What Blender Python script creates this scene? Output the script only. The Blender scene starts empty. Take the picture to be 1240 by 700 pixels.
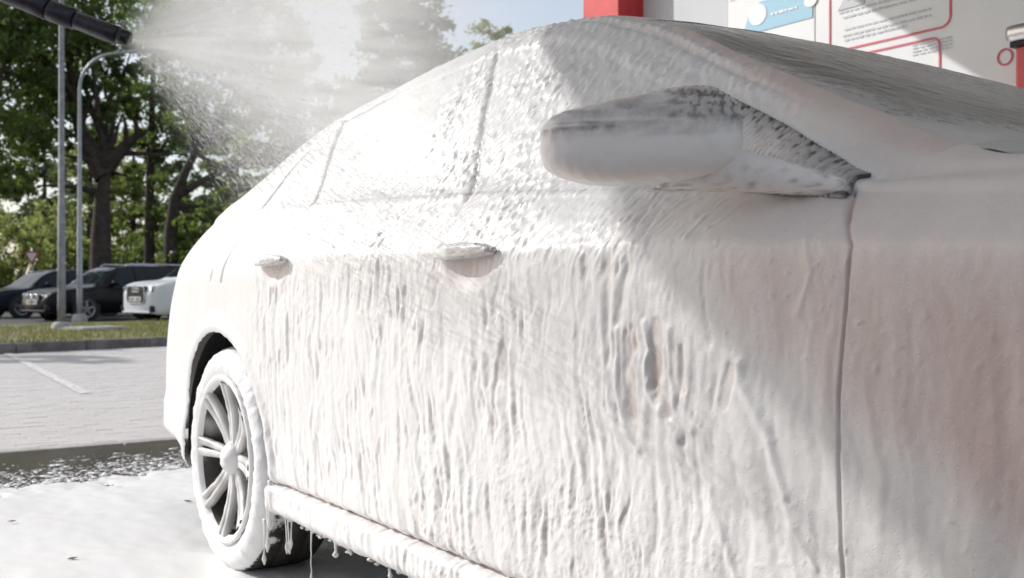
import bpy, bmesh, math, random
import numpy as np
from mathutils import Vector, Matrix

R = math.radians
random.seed(7)
rng = np.random.default_rng(11)
SC = bpy.context.scene
COL = SC.collection

# ------------------------------------------------------------------ camera, sky, sun, exposure
CAM = Vector((3.19, -1.97, 0.85))
TH = R(33.5)
FWD = Vector((-math.cos(TH), math.sin(TH), 0))
RGT = Vector((math.sin(TH), math.cos(TH), 0))
FPX = 1300.0
cd = bpy.data.cameras.new('camera')
cd.sensor_width = 36.0
cd.lens = FPX / 1240 * 36
cd.clip_start = 0.05
cd.clip_end = 2000
cd.dof.use_dof = True
cd.dof.focus_distance = 2.1
cd.dof.aperture_fstop = 7.0
cam = bpy.data.objects.new('camera', cd)
COL.objects.link(cam)
cam.location = CAM
cam.rotation_euler = (R(90), 0, math.atan2(-FWD.x, FWD.y))
SC.camera = cam

SUN_EL, SUN_AZ = R(33), R(35)             # light travels towards +X and +Y
LDIR = Vector((math.cos(SUN_AZ) * math.cos(SUN_EL), math.sin(SUN_AZ) * math.cos(SUN_EL), -math.sin(SUN_EL)))
sd = bpy.data.lights.new('sun', 'SUN')
sd.energy = 3.7
sd.angle = R(0.55)
sd.color = (1.0, 0.985, 0.962)
sun = bpy.data.objects.new('sun', sd)
COL.objects.link(sun)
sun.rotation_euler = LDIR.to_track_quat('-Z', 'Y').to_euler()
W = bpy.data.worlds.new('World')
SC.world = W
W.use_nodes = True
nt = W.node_tree
bg = nt.nodes['Background']
sky = nt.nodes.new('ShaderNodeTexSky')
sky.sky_type = 'NISHITA'
sky.sun_disc = False
sky.sun_elevation = SUN_EL
to_sun = -LDIR
sky.sun_rotation = math.atan2(to_sun.x, to_sun.y)
sky.air_density = 1.0
sky.dust_density = 2.0
sky.ozone_density = 1.0
tcw = nt.nodes.new('ShaderNodeTexCoord')
veil = nt.nodes.new('ShaderNodeTexNoise'); veil.inputs['Scale'].default_value = 2.2; veil.inputs['Detail'].default_value = 5
nt.links.new(tcw.outputs['Generated'], veil.inputs['Vector'])
vr = nt.nodes.new('ShaderNodeMapRange'); nt.links.new(veil.outputs[0], vr.inputs[0])
vr.inputs[1].default_value = .3; vr.inputs[2].default_value = .7; vr.inputs[3].default_value = .32; vr.inputs[4].default_value = .52
vm = nt.nodes.new('ShaderNodeMix'); vm.data_type = 'RGBA'
nt.links.new(vr.outputs[0], vm.inputs[0]); nt.links.new(sky.outputs[0], vm.inputs[6]); vm.inputs[7].default_value = (6.0, 6.05, 6.15, 1)
nt.links.new(vm.outputs[2], bg.inputs[0])
bg.inputs[1].default_value = 0.15
SC.view_settings.view_transform = 'Standard'
SC.view_settings.look = 'None'
SC.view_settings.gamma = 1
SC.view_settings.exposure = 0.03
SC.render.engine = 'CYCLES'
SC.cycles.use_denoising = True
SC.cycles.max_bounces = 8
SC.cycles.diffuse_bounces = 4
SC.cycles.transparent_max_bounces = 12
SC.cycles.volume_bounces = 1
SC.cycles.volume_step_rate = 1.0
SC.cycles.sample_clamp_indirect = 6


# ------------------------------------------------------------------ helpers: points
def at(px, py, depth):
    """World point seen at a pixel of the 1240x700 photograph at a given depth."""
    return CAM + FWD * depth + RGT * ((px - 620) / FPX * depth) + Vector((0, 0, (350 - py) / FPX * depth))


def gnd(px, py, z=0.0):
    d = (CAM.z - z) * FPX / (py - 350)
    p = at(px, py, d)
    return Vector((p.x, p.y, z))


def gp(px, depth, z=0.0):
    p = at(px, 350, depth)
    return Vector((p.x, p.y, z))


def on_y(px, py, Y):
    d = FWD + RGT * ((px - 620) / FPX)
    t = (Y - CAM.y) / d.y
    return CAM.x + d.x * t, CAM.z + (350 - py) / FPX * t


# ------------------------------------------------------------------ helpers: numpy noise and interpolation
def _hash(ix, iy, seed):
    h = (ix.astype(np.int64) * 374761393 + iy.astype(np.int64) * 668265263 + seed * 974711) & 0xffffffff
    h = ((h ^ (h >> 13)) * 1274126177) & 0xffffffff
    h = h ^ (h >> 16)
    return (h & 0xffff) / 65536.0 * 2 * np.pi


def pn(x, y, seed=0):
    x = np.asarray(x, float); y = np.asarray(y, float)
    ix = np.floor(x); iy = np.floor(y)
    fx = x - ix; fy = y - iy
    u = fx * fx * fx * (fx * (fx * 6 - 15) + 10); v = fy * fy * fy * (fy * (fy * 6 - 15) + 10)
    def g(ox, oy):
        a = _hash(ix + ox, iy + oy, seed)
        return np.cos(a) * (fx - ox) + np.sin(a) * (fy - oy)
    n0 = g(0, 0) * (1 - u) + g(1, 0) * u
    n1 = g(0, 1) * (1 - u) + g(1, 1) * u
    return (n0 * (1 - v) + n1 * v) * 1.5


def sst(a, b, x):
    t = np.clip((x - a) / (b - a), 0, 1)
    return t * t * (3 - 2 * t)


def pchip(x, Y, xs):
    x = np.asarray(x, float); Y = np.asarray(Y, float); xs = np.asarray(xs, float)
    sh = Y.shape[1:]
    h = np.diff(x)
    hh = h.reshape((-1,) + (1,) * len(sh))
    d = np.diff(Y, axis=0) / hh
    m = np.zeros_like(Y)
    w1 = 2 * hh[1:] + hh[:-1]; w2 = hh[1:] + 2 * hh[:-1]
    s = d[:-1] * d[1:] > 0
    den = np.where(s, w1 / np.where(s, d[:-1], 1) + w2 / np.where(s, d[1:], 1), 1)
    m[1:-1] = np.where(s, (w1 + w2) / den, 0)
    m[0] = d[0]; m[-1] = d[-1]
    i = np.clip(np.searchsorted(x, xs, side='right') - 1, 0, len(x) - 2)
    e = (1,) * len(sh)
    t = ((xs - x[i]) / h[i]).reshape((-1,) + e); hi = h[i].reshape((-1,) + e)
    t2 = t * t; t3 = t2 * t
    return (2*t3 - 3*t2 + 1) * Y[i] + (t3 - 2*t2 + t) * hi * m[i] + (-2*t3 + 3*t2) * Y[i+1] + (t3 - t2) * hi * m[i+1]


def tab(pairs, xs):
    a = np.array(pairs, float)
    return pchip(a[:, 0], a[:, 1], np.clip(xs, a[0, 0], a[-1, 0]))


# ------------------------------------------------------------------ helpers: objects
def tag(o, label=None, cat=None, group=None, kind=None):
    if label: o['label'] = label
    if cat: o['category'] = cat
    if group: o['group'] = group
    if kind: o['kind'] = kind
    return o


def empty(name, loc=(0, 0, 0), rz=0.0):
    o = bpy.data.objects.new(name, None)
    o.empty_display_size = 0.2
    COL.objects.link(o)
    o.location = loc
    o.rotation_euler = (0, 0, rz)
    return o


def link(name, me, mat=None, parent=None):
    o = bpy.data.objects.new(name, me)
    COL.objects.link(o)
    if mat is not None and not me.materials:
        me.materials.append(mat)
    if parent is not None:
        o.parent = parent
    return o


def npmesh(name, V, F, smooth=True):
    """V (n,3); F (m,4) or (m,3) int array."""
    me = bpy.data.meshes.new(name)
    V = np.asarray(V, np.float32); F = np.asarray(F, np.int32)
    k = F.shape[1]
    me.vertices.add(len(V)); me.vertices.foreach_set('co', V.ravel())
    me.loops.add(F.size); me.loops.foreach_set('vertex_index', F.ravel())
    me.polygons.add(len(F))
    me.polygons.foreach_set('loop_start', np.arange(0, F.size, k, dtype=np.int32))
    me.polygons.foreach_set('use_smooth', np.full(len(F), smooth))
    me.update(calc_edges=True)
    me.validate()
    return me


def fattr(me, name, vals):
    a = me.attributes.new(name, 'FLOAT', 'POINT')
    a.data.foreach_set('value', np.asarray(vals, np.float32))


def bm_obj(name, bm, mat, parent=None, smooth=False):
    me = bpy.data.meshes.new(name)
    bm.normal_update()
    bm.to_mesh(me); bm.free()
    if smooth:
        me.polygons.foreach_set('use_smooth', [True] * len(me.polygons))
    return link(name, me, mat, parent)


def box(bm, c, s, rot=None, bev=0.0):
    r = bmesh.ops.create_cube(bm, size=1.0)
    vs = r['verts']
    M = Matrix.Translation(Vector(c)) @ (rot.to_4x4() if rot is not None else Matrix.Identity(4)) @ Matrix.Diagonal((s[0], s[1], s[2], 1))
    bmesh.ops.transform(bm, matrix=M, verts=vs)
    if bev > 0:
        es = list({e for v in vs for e in v.link_edges})
        bmesh.ops.bevel(bm, geom=es, offset=bev, segments=2, affect='EDGES', profile=0.6)


def boxo(name, c, s, mat, parent=None, bev=0.0, rz=0.0):
    bm = bmesh.new()
    box(bm, c, s, Matrix.Rotation(rz, 3, 'Z'), bev)
    return bm_obj(name, bm, mat, parent)


def tube_data(pts, rad, n=10, cap=True):
    pts = [Vector(p) for p in pts]
    V = []; F = []
    up = None
    for i, p in enumerate(pts):
        d = (pts[min(i + 1, len(pts) - 1)] - pts[max(i - 1, 0)]).normalized()
        if up is None:
            up = Vector((0, 0, 1)) if abs(d.z) < 0.9 else Vector((1, 0, 0))
        a = d.cross(up).normalized(); b = d.cross(a).normalized()
        up = -b if False else up
        for k in range(n):
            t = 2 * math.pi * k / n
            V.append(p + (a * math.cos(t) + b * math.sin(t)) * rad[i])
    for i in range(len(pts) - 1):
        for k in range(n):
            F.append((i*n + k, i*n + (k+1) % n, (i+1)*n + (k+1) % n, (i+1)*n + k))
    if cap:
        for i, s in ((0, 1), (len(pts) - 1, -1)):
            V.append(pts[i]); c = len(V) - 1
            for k in range(n):
                F.append((c, i*n + (k+1) % n, i*n + k, c) if s > 0 else (c, i*n + k, i*n + (k+1) % n, c))
    return V, F


def pyobj(name, V, F, mat, parent=None, smooth=True):
    me = bpy.data.meshes.new(name)
    F2 = [tuple(dict.fromkeys(f)) for f in F]
    me.from_pydata([tuple(v) for v in V], [], F2)
    me.update()
    if smooth:
        me.polygons.foreach_set('use_smooth', [True] * len(me.polygons))
    return link(name, me, mat, parent)


def tubeo(name, pts, rad, mat, parent=None, n=10):
    V, F = tube_data(pts, rad, n)
    return pyobj(name, V, F, mat, parent)


def lathe(prof, n=64, axis='Y', a0=0.0):
    """prof: list of (r, h) revolved about the axis."""
    V = []; F = []
    m = len(prof)
    for k in range(n):
        t = 2 * math.pi * k / n + a0
        c, s = math.cos(t), math.sin(t)
        for r, h in prof:
            V.append((r*c, h, r*s) if axis == 'Y' else (r*c, r*s, h))
    for k in range(n):
        for i in range(m - 1):
            a = k*m + i; b = ((k+1) % n)*m + i
            F.append((a, a+1, b+1, b))
    return V, F


# ------------------------------------------------------------------ materials
MATS = {}


def new_mat(name):
    m = bpy.data.materials.new(name)
    m.use_nodes = True
    MATS[name] = m
    return m, m.node_tree.nodes, m.node_tree.links, m.node_tree.nodes['Principled BSDF']


def mixcol(N, L, fac, a, b):
    n = N.new('ShaderNodeMix'); n.data_type = 'RGBA'
    if hasattr(fac, 'is_linked'): L.new(fac, n.inputs[0])
    else: n.inputs[0].default_value = fac
    for i, c in ((6, a), (7, b)):
        if hasattr(c, 'is_linked'): L.new(c, n.inputs[i])
        else: n.inputs[i].default_value = (*c, 1)
    return n.outputs[2]


def noise(N, L, scale, detail=4, rough=0.55, vec=None, dist=0.0):
    n = N.new('ShaderNodeTexNoise')
    n.inputs['Scale'].default_value = scale
    n.inputs['Detail'].default_value = detail
    n.inputs['Roughness'].default_value = rough
    n.inputs['Distortion'].default_value = dist
    if vec is not None: L.new(vec, n.inputs['Vector'])
    return n.outputs[0]


def ramp(N, L, fac, a, b):
    n = N.new('ShaderNodeMapRange')
    n.interpolation_type = 'SMOOTHSTEP'
    L.new(fac, n.inputs[0])
    n.inputs[1].default_value = a; n.inputs[2].default_value = b
    return n.outputs[0]


def bump(N, L, h, dist, strength=1.0, prev=None):
    n = N.new('ShaderNodeBump')
    n.inputs['Strength'].default_value = strength
    n.inputs['Distance'].default_value = dist
    L.new(h, n.inputs['Height'])
    if prev is not None: L.new(prev, n.inputs['Normal'])
    return n.outputs[0]


def math_n(N, L, op, a, b=None, c=None):
    n = N.new('ShaderNodeMath'); n.operation = op
    for i, v in enumerate((a, b, c)):
        if v is None: continue
        if hasattr(v, 'is_linked'): L.new(v, n.inputs[i])
        else: n.inputs[i].default_value = v
    return n.outputs[0]


def objco(N):
    return N.new('ShaderNodeTexCoord').outputs['Object']


def simple(name, col, rough=0.5, metal=0.0, var=0.0, vs=6.0, bmp=0.0, bs=60.0, spec=0.5, coat=0.0):
    m, N, L, P = new_mat(name)
    co = objco(N)
    P.inputs['Roughness'].default_value = rough
    P.inputs['Metallic'].default_value = metal
    P.inputs['Specular IOR Level'].default_value = spec
    P.inputs['Coat Weight'].default_value = coat
    P.inputs['Coat Roughness'].default_value = 0.05
    if var > 0:
        n = noise(N, L, vs, 5, 0.6, co)
        a = tuple(max(0, c * (1 - var)) for c in col); b = tuple(min(1, c * (1 + var)) for c in col)
        L.new(mixcol(N, L, ramp(N, L, n, 0.3, 0.7), a, b), P.inputs['Base Color'])
    else:
        P.inputs['Base Color'].default_value = (*col, 1)
    if bmp > 0:
        L.new(bump(N, L, noise(N, L, bs, 5, 0.6, co), bmp), P.inputs['Normal'])
    return m


FOAM_WHITE = (0.77, 0.762, 0.752)


def foam_mat(name, under, under_rough=0.35, white=FOAM_WHITE, fine=1.0):
    """Suds over a surface: the attribute 'foam' is how thick they lie; thin suds let the surface below show."""
    m, N, L, P = new_mat(name)
    co = objco(N)
    at_ = N.new('ShaderNodeAttribute'); at_.attribute_name = 'foam'
    n1 = noise(N, L, 260, 3, 0.6, co)
    n2 = noise(N, L, 45, 4, 0.6, co)
    f = math_n(N, L, 'ADD', at_.outputs['Fac'], math_n(N, L, 'MULTIPLY', math_n(N, L, 'SUBTRACT', n2, 0.5), 0.22))
    f = math_n(N, L, 'ADD', f, math_n(N, L, 'MULTIPLY', math_n(N, L, 'SUBTRACT', n1, 0.5), 0.30))
    fac = ramp(N, L, f, 0.0, 1.0)
    L.new(mixcol(N, L, fac, under, white), P.inputs['Base Color'])
    rg = N.new('ShaderNodeMapRange'); L.new(fac, rg.inputs[0])
    rg.inputs[3].default_value = under_rough; rg.inputs[4].default_value = 0.37
    L.new(rg.outputs[0], P.inputs['Roughness'])
    P.inputs['Specular IOR Level'].default_value = 0.5
    vo = N.new('ShaderNodeTexVoronoi'); vo.inputs['Scale'].default_value = 130
    L.new(co, vo.inputs['Vector'])
    b1 = bump(N, L, n2, 0.0010 * fine, 0.4)
    b2 = bump(N, L, n1, 0.0006 * fine, 0.6, b1)
    b3 = bump(N, L, ramp(N, L, vo.outputs['Distance'], 0.0, 0.25), 0.0006 * fine, 0.7, b2)
    L.new(b3, P.inputs['Normal'])
    return m


M_FOAM = foam_mat('foam_on_paint', (0.60, 0.485, 0.45))  # pinkish undercolour also carries the tint of the shade on the front
M_FOAMGLASS = foam_mat('foam_on_glass', (0.30, 0.30, 0.30), 0.2)
M_FRAME = foam_mat('foam_on_frame', (0.20, 0.195, 0.19), 0.25)
M_SCREEN = foam_mat('foam_on_windscreen', (0.035, 0.037, 0.035), 0.15, (0.60, 0.585, 0.57), 0.5)
M_TRIM = foam_mat('foam_on_black_trim', (0.04, 0.04, 0.042), 0.3, (0.74, 0.71, 0.70))
M_MIRROR = foam_mat('foam_on_mirror', (0.17, 0.14, 0.135), 0.22, (0.90, 0.86, 0.84), 0.6)
M_RIM = foam_mat('foam_on_alloy', (0.40, 0.39, 0.38), 0.35)
M_BLACK = simple('black_plastic', (0.012, 0.012, 0.012), 0.6, 0, 0.4, 30, 0.002, 80)
M_LINER = simple('arch_liner', (0.006, 0.006, 0.006), 0.8, 0, 0.5, 40, 0.003, 60)
M_BARREL = foam_mat('foam_flecked_barrel', (0.055, 0.050, 0.045), 0.4, (0.55, 0.53, 0.51))
M_DISC = simple('brake_disc_steel', (0.30, 0.28, 0.26), 0.4, 0.8, 0.5, 14)
M_RUBBERWET = simple('wet_rubber', (0.018, 0.017, 0.016), 0.35, 0, 0.4, 30, 0.002, 90)


def tyre_mat():
    m, N, L, P = new_mat('foamy_tyre')
    co = objco(N)
    at_ = N.new('ShaderNodeAttribute'); at_.attribute_name = 'foam'
    n = noise(N, L, 38, 5, 0.65, co)
    f = ramp(N, L, math_n(N, L, 'ADD', at_.outputs['Fac'], math_n(N, L, 'MULTIPLY', math_n(N, L, 'SUBTRACT', n, 0.5), 1.1)), 0.40, 0.56)
    L.new(mixcol(N, L, f, (0.03, 0.028, 0.024), (0.80, 0.80, 0.80)), P.inputs['Base Color'])
    P.inputs['Roughness'].default_value = 0.5
    L.new(bump(N, L, n, 0.006, 0.8), P.inputs['Normal'])
    return m


M_TYRE = tyre_mat()

# ------------------------------------------------------------------ ground and setting
M_PAVER = None


def paver_mat():
    m, N, L, P = new_mat('concrete_paver')
    co = N.new('ShaderNodeNewGeometry').outputs['Position']
    oi = N.new('ShaderNodeObjectInfo').outputs['Random']
    n = noise(N, L, 3.0, 5, 0.6, co)
    n2 = noise(N, L, 120, 3, 0.6, co)
    c = mixcol(N, L, n, (0.44, 0.425, 0.405), (0.55, 0.535, 0.515))
    c2 = mixcol(N, L, math_n(N, L, 'MULTIPLY', oi, 0.5), c, (0.49, 0.46, 0.44))
    L.new(c2, P.inputs['Base Color'])
    P.inputs['Roughness'].default_value = 0.85
    L.new(bump(N, L, n2, 0.002, 0.6), P.inputs['Normal'])
    return m


M_PAVER = paver_mat()
M_JOINT = simple('sand_joint', (0.45, 0.435, 0.415), 0.95, 0, 0.25, 12)
M_CONCRETE = simple('concrete', (0.36, 0.35, 0.335), 0.85, 0, 0.25, 4, 0.003, 70)
M_KERB = simple('kerb_stone_grey', (0.15, 0.135, 0.13), 0.85, 0, 0.35, 5, 0.004, 50)
M_ASPHALT = simple('asphalt', (0.06, 0.06, 0.062), 0.9, 0, 0.3, 3, 0.004, 90)
M_GROUND = simple('meadow_ground', (0.09, 0.10, 0.04), 0.95, 0, 0.4, 0.6, 0.02, 8)
M_SOIL = simple('verge_soil', (0.16, 0.15, 0.07), 0.95, 0, 0.4, 2.5, 0.01, 30)


def wet_mat():
    m, N, L, P = new_mat('wet_bay_slab')
    co = objco(N)
    n = noise(N, L, 2.5, 5, 0.6, co)
    n2 = noise(N, L, 160, 3, 0.6, co)
    L.new(mixcol(N, L, n, (0.035, 0.028, 0.018), (0.11, 0.095, 0.075)), P.inputs['Base Color'])
    P.inputs['Roughness'].default_value = 0.22
    P.inputs['Specular IOR Level'].default_value = 0.4
    L.new(bump(N, L, n2, 0.0012, 0.5), P.inputs['Normal'])
    return m


M_WET = wet_mat()
XS = -2.86        # edge of the wash bay slab


def sheet(name, pts, z, mat, kind='structure'):
    me = bpy.data.meshes.new(name)
    me.from_pydata([(p[0], p[1], z) for p in pts], [], [tuple(range(len(pts)))])
    me.update()
    o = link(name, me, mat)
    tag(o, kind=kind)
    return o


K0, K1 = gnd(-240, 440), gnd(200, 419)                  # front line of the kerb
kd = (K1 - K0).normalized()
kn = Vector((kd.y, -kd.x, 0))
if kn.x > 0: kn = -kn                                    # away from the bay
KA, KB = K0 - kd * 25, K1 + kd * 40
sheet('ground', [(-900, -900), (900, -900), (900, 900), (-900, 900)], -0.16, M_GROUND)
sheet('paved_yard', [(XS, -45), (XS, 60), (KB.x, KB.y), (KA.x, KA.y)][::-1], -0.007, M_JOINT)
sheet('wash_bay_floor', [(XS, -12), (9, -12), (9, 12), (XS, 12)], 0.0, M_WET)
V1 = kn * 0.13
VD = kn * 9.4
sheet('verge', [(KA + V1)[:2], (KB + V1)[:2], (KB + VD)[:2], (KA + VD)[:2]], 0.07, M_SOIL)
sheet('car_park', [(KA + VD)[:2], (KB + VD)[:2], (KB + kn * 26)[:2], (KA + kn * 26)[:2]], 0.0, M_ASPHALT)

# slab edge: a pale concrete strip with joints
edge = empty('drain_edge', (XS, 0, 0))
tag(edge, 'pale concrete edging strip between the wet bay floor and the pavers', 'kerb')
for i in range(14):
    boxo('edging_stone', (-0.055, -6.5 + i * 1.0 + 0.5, -0.055), (0.10, 0.992, 0.13), M_CONCRETE, edge, 0.008)

# pavers: rows parallel to the slab edge
pav = empty('paver_field', (0, 0, 0))
pav['kind'] = 'structure'
bmq = bmesh.new(); box(bmq, (0, 0, -0.02), (0.096, 0.196, 0.04), None, 0.003)
me_p = bpy.data.meshes.new('paver'); bmq.to_mesh(me_p); bmq.free(); me_p.materials.append(M_PAVER)
cells = []
x = XS - 0.165
row = 0
while x > -16:
    for j in range(-30, 42):
        y = j * 0.2 + (0.1 if row % 2 else 0)
        rel = Vector((x, y, 0)) - CAM
        d = rel.dot(FWD); u = rel.dot(RGT) / d * FPX + 620
        k = (Vector((x, y, 0)) - K0).dot(kn)
        if -220 < u < 560 and k < -0.08:
            cells.append((not (-12 < u < 225), d, x, y))
    x -= 0.1
    row += 1
cells.sort()
bmr = bmesh.new()
for i, (_, d, x, y) in enumerate(cells):
    dz = random.uniform(-0.0015, 0.001)
    if i < 290:
        o = bpy.data.objects.new('paver', me_p); COL.objects.link(o)
        o.parent = pav; o.location = (x, y, dz)
        o.rotation_euler = (random.uniform(-.01, .01), random.uniform(-.012, .012), random.uniform(-.01, .01))
    else:
        c = [bmr.verts.new((x + sx * 0.047, y + sy * 0.097, dz)) for sx, sy in ((-1, -1), (1, -1), (1, 1), (-1, 1))]
        bmr.faces.new(c)
        b = [bmr.verts.new((v.co.x, v.co.y, -0.035)) for v in c]
        for q in range(4):
            bmr.faces.new((c[q], b[q], b[(q + 1) % 4], c[(q + 1) % 4]))
bmesh.ops.recalc_face_normals(bmr, faces=bmr.faces)
o = bm_obj('paver_bed', bmr, M_PAVER, pav); o['kind'] = 'stuff'
# painted bay line
L0, L1 = gnd(8, 428), gnd(104, 477)
ld = (L1 - L0).normalized(); ln = Vector((-ld.y, ld.x, 0)) * 0.05
M_LINE = simple('worn_line_paint', (0.55, 0.54, 0.52), 0.8, 0, 0.3, 20)
sheet('parking_line', [(L0 + ln)[:2], (L0 - ln)[:2], (L1 - ln)[:2], (L1 + ln)[:2]], 0.006, M_LINE)

# kerb
kerb = empty('verge_kerb', K0, math.atan2(kd.y, kd.x))
tag(kerb, 'dark grey kerb of long stones between the paved yard and the grass verge', 'kerb')
for i in range(-5, 24):
    o = boxo('kerb_stone', (i * 1.0, 0.065 if kn.cross(kd).z < 0 else -0.065, 0.02 + random.uniform(-.004, .004)), (0.988, 0.13, 0.22), M_KERB, kerb, 0.012)

# grass on the verge
def leafm(name, c0, c1, trans, amount=0.35):
    m, N, L, P = new_mat(name)
    g = N.new('ShaderNodeNewGeometry')
    n = noise(N, L, 0.9, 3, 0.6, g.outputs['Position'])
    rnd = g.outputs['Random Per Island']
    f = math_n(N, L, 'ADD', math_n(N, L, 'MULTIPLY', n, 0.6), math_n(N, L, 'MULTIPLY', rnd, 0.4))
    L.new(mixcol(N, L, f, c0, c1), P.inputs['Base Color'])
    P.inputs['Roughness'].default_value = 0.5
    P.inputs['Specular IOR Level'].default_value = 0.4
    t = N.new('ShaderNodeBsdfTranslucent'); t.inputs[0].default_value = (*trans, 1)
    mx = N.new('ShaderNodeMixShader'); mx.inputs[0].default_value = amount
    L.new(P.outputs[0], mx.inputs[1]); L.new(t.outputs[0], mx.inputs[2])
    L.new(mx.outputs[0], N['Material Output'].inputs[0])
    return m


M_GRASS = leafm('grass_blades', (0.07, 0.09, 0.025), (0.34, 0.30, 0.12), (0.24, 0.25, 0.07))
n = 26000
gx = rng.uniform(-260, 420, n)
dd = rng.uniform(0.16, 8.6, n)
ks = np.array([0.0] * n)
base = np.array([[*(K0 + kd * s + kn * w)] for s, w in zip(rng.uniform(-4, 16, n), dd)])
base[:, 2] = 0.06
patch = pn(base[:, 0] * 0.7, base[:, 1] * 0.7, 5)
hgt = rng.uniform(0.03, 0.10, n) * (1 + 0.9 * np.clip(patch, -.6, 1))
ang = rng.uniform(0, 2 * np.pi, n)
wd = rng.uniform(0.006, 0.016, n)
lean = rng.normal(0, 0.035, (n, 2))
dx = np.stack([np.cos(ang) * wd, np.sin(ang) * wd, 0 * wd], 1)
tip = base + np.stack([lean[:, 0], lean[:, 1], hgt], 1)
Vg = np.stack([base - dx, base + dx, tip], 1).reshape(-1, 3)
o = link('grass', npmesh('grass', Vg, np.arange(3 * n).reshape(-1, 3), False), M_GRASS)
tag(o, 'short dry grass growing over the verge behind the kerb', 'grass', kind='stuff')
slab = empty('inspection_slab', gnd(115, 399.5, 0.07))
tag(slab, 'flat concrete inspection slab lying in the grass verge', 'slab')
boxo('cover', (0, 0, 0.03), (0.9, 0.7, 0.07), M_CONCRETE, slab, 0.01, math.atan2(kd.y, kd.x))
boxo('slab_frame', (0, 0, 0.012), (1.05, 0.85, 0.05), M_CONCRETE, slab, 0.01, math.atan2(kd.y, kd.x))

# ------------------------------------------------------------------ wash bay: canopy, wall, column, dispenser
M_WHITEP = simple('white_panel', (0.74, 0.75, 0.76), 0.35, 0, 0.03, 2)
M_GREYP = simple('grey_panel', (0.50, 0.52, 0.55), 0.4, 0, 0.05, 2)
M_RED = simple('red_paint', (0.56, 0.030, 0.035), 0.3, 0, 0.15, 9, 0.001, 40, coat=0.3)
M_STEEL = simple('brushed_steel', (0.55, 0.55, 0.55), 0.3, 1.0, 0.15, 12)
M_PRINTRED = simple('red_print', (0.60, 0.12, 0.15), 0.5)
M_PRINTBLUE = simple('blue_print', (0.30, 0.52, 0.66), 0.5)
M_PRINTGREY = simple('grey_print', (0.50, 0.52, 0.55), 0.5)
M_PRINTWHITE = simple('white_print', (0.78, 0.79, 0.80), 0.5)
M_CANOPY = simple('white_soffit', (0.75, 0.74, 0.73), 0.5, 0, 0.04, 1)

can = empty('bay_canopy', (0, 0, 3.5))
tag(can, 'white flat canopy roof over the wash bay', 'canopy')
EX = -0.104
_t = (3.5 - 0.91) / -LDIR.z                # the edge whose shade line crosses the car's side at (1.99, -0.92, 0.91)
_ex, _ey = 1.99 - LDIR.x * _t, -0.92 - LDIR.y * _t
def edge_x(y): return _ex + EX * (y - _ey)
def prism(name, poly, z0, z1, mat, parent=None):
    bm = bmesh.new()
    a = [bm.verts.new((p[0], p[1], z0)) for p in poly]
    b = [bm.verts.new((p[0], p[1], z1)) for p in poly]
    bm.faces.new(a[::-1]); bm.faces.new(b)
    for i in range(len(poly)):
        j = (i + 1) % len(poly)
        bm.faces.new((a[i], a[j], b[j], b[i]))
    bmesh.ops.recalc_face_normals(bm, faces=bm.faces)
    return bm_obj(name, bm, mat, parent)
CY0, CX1 = -3.9, 4.6
prism('soffit', [(edge_x(CY0), CY0), (CX1, CY0), (CX1, 5), (edge_x(5), 5)], 0.0, 0.06, M_CANOPY, can)
prism('fascia', [(edge_x(CY0) - .05, CY0), (edge_x(CY0) - .003, CY0), (edge_x(5) - .003, 5), (edge_x(5) - .05, 5)], -0.0, 0.45, M_RED, can)
prism('roof_sheet', [(edge_x(CY0), CY0), (CX1, CY0), (CX1, 5), (edge_x(5), 5)], 0.30, 0.36, M_STEEL, can)

YW = 2.2
wall = empty('bay_wall', (0, YW, 0))
tag(wall, 'white and grey panel wall of the wash bay printed with the instruction board', 'wall')
boxo('grey_wall_panel', (-1.36, 0.04, 1.55), (0.70, 0.06, 3.0), M_GREYP, wall, 0.004)
for i, (a, b) in enumerate(((-1.0, -0.404), (-0.398, 0.9), (0.906, 2.2), (2.206, 3.6), (3.606, 5.4))):
    boxo('white_wall_panel', ((a + b) / 2, 0.03, 1.55), (b - a, 0.06, 3.0), M_WHITEP, wall, 0.004)
boxo('wall_plinth', (1.85, 0.05, 0.03), (7.2, 0.14, 0.14), M_CONCRETE, wall, 0.01)


def wpt(px, py):
    x_, z_ = on_y(px, py, YW - 0.002)
    return x_, z_


def flat(name, pts, mat, dy=-0.004, th=0.003):
    """A flat printed shape on the wall, pts in (X, z), local to the wall."""
    bm = bmesh.new()
    a = [bm.verts.new((x_, dy, z_)) for x_, z_ in pts]
    b = [bm.verts.new((x_, dy + th, z_)) for x_, z_ in pts]
    bm.faces.new(a); bm.faces.new(b[::-1])
    for i in range(len(pts)):
        j = (i + 1) % len(pts)
        bm.faces.new((a[j], a[i], b[i], b[j]))
    bmesh.ops.recalc_face_normals(bm, faces=bm.faces)
    return bm_obj(name, bm, mat, wall)


def rect_ring(x0, x1, z0, z1, r, w):
    out = []
    for (cx, cz, a0) in ((x1 - r, z1 - r, 0), (x0 + r, z1 - r, 90), (x0 + r, z0 + r, 180), (x1 - r, z0 + r, 270)):
        for k in range(7):
            a = R(a0 + 15 * k)
            out.append((cx + r * math.cos(a), cz + r * math.sin(a)))
    return out


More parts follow.
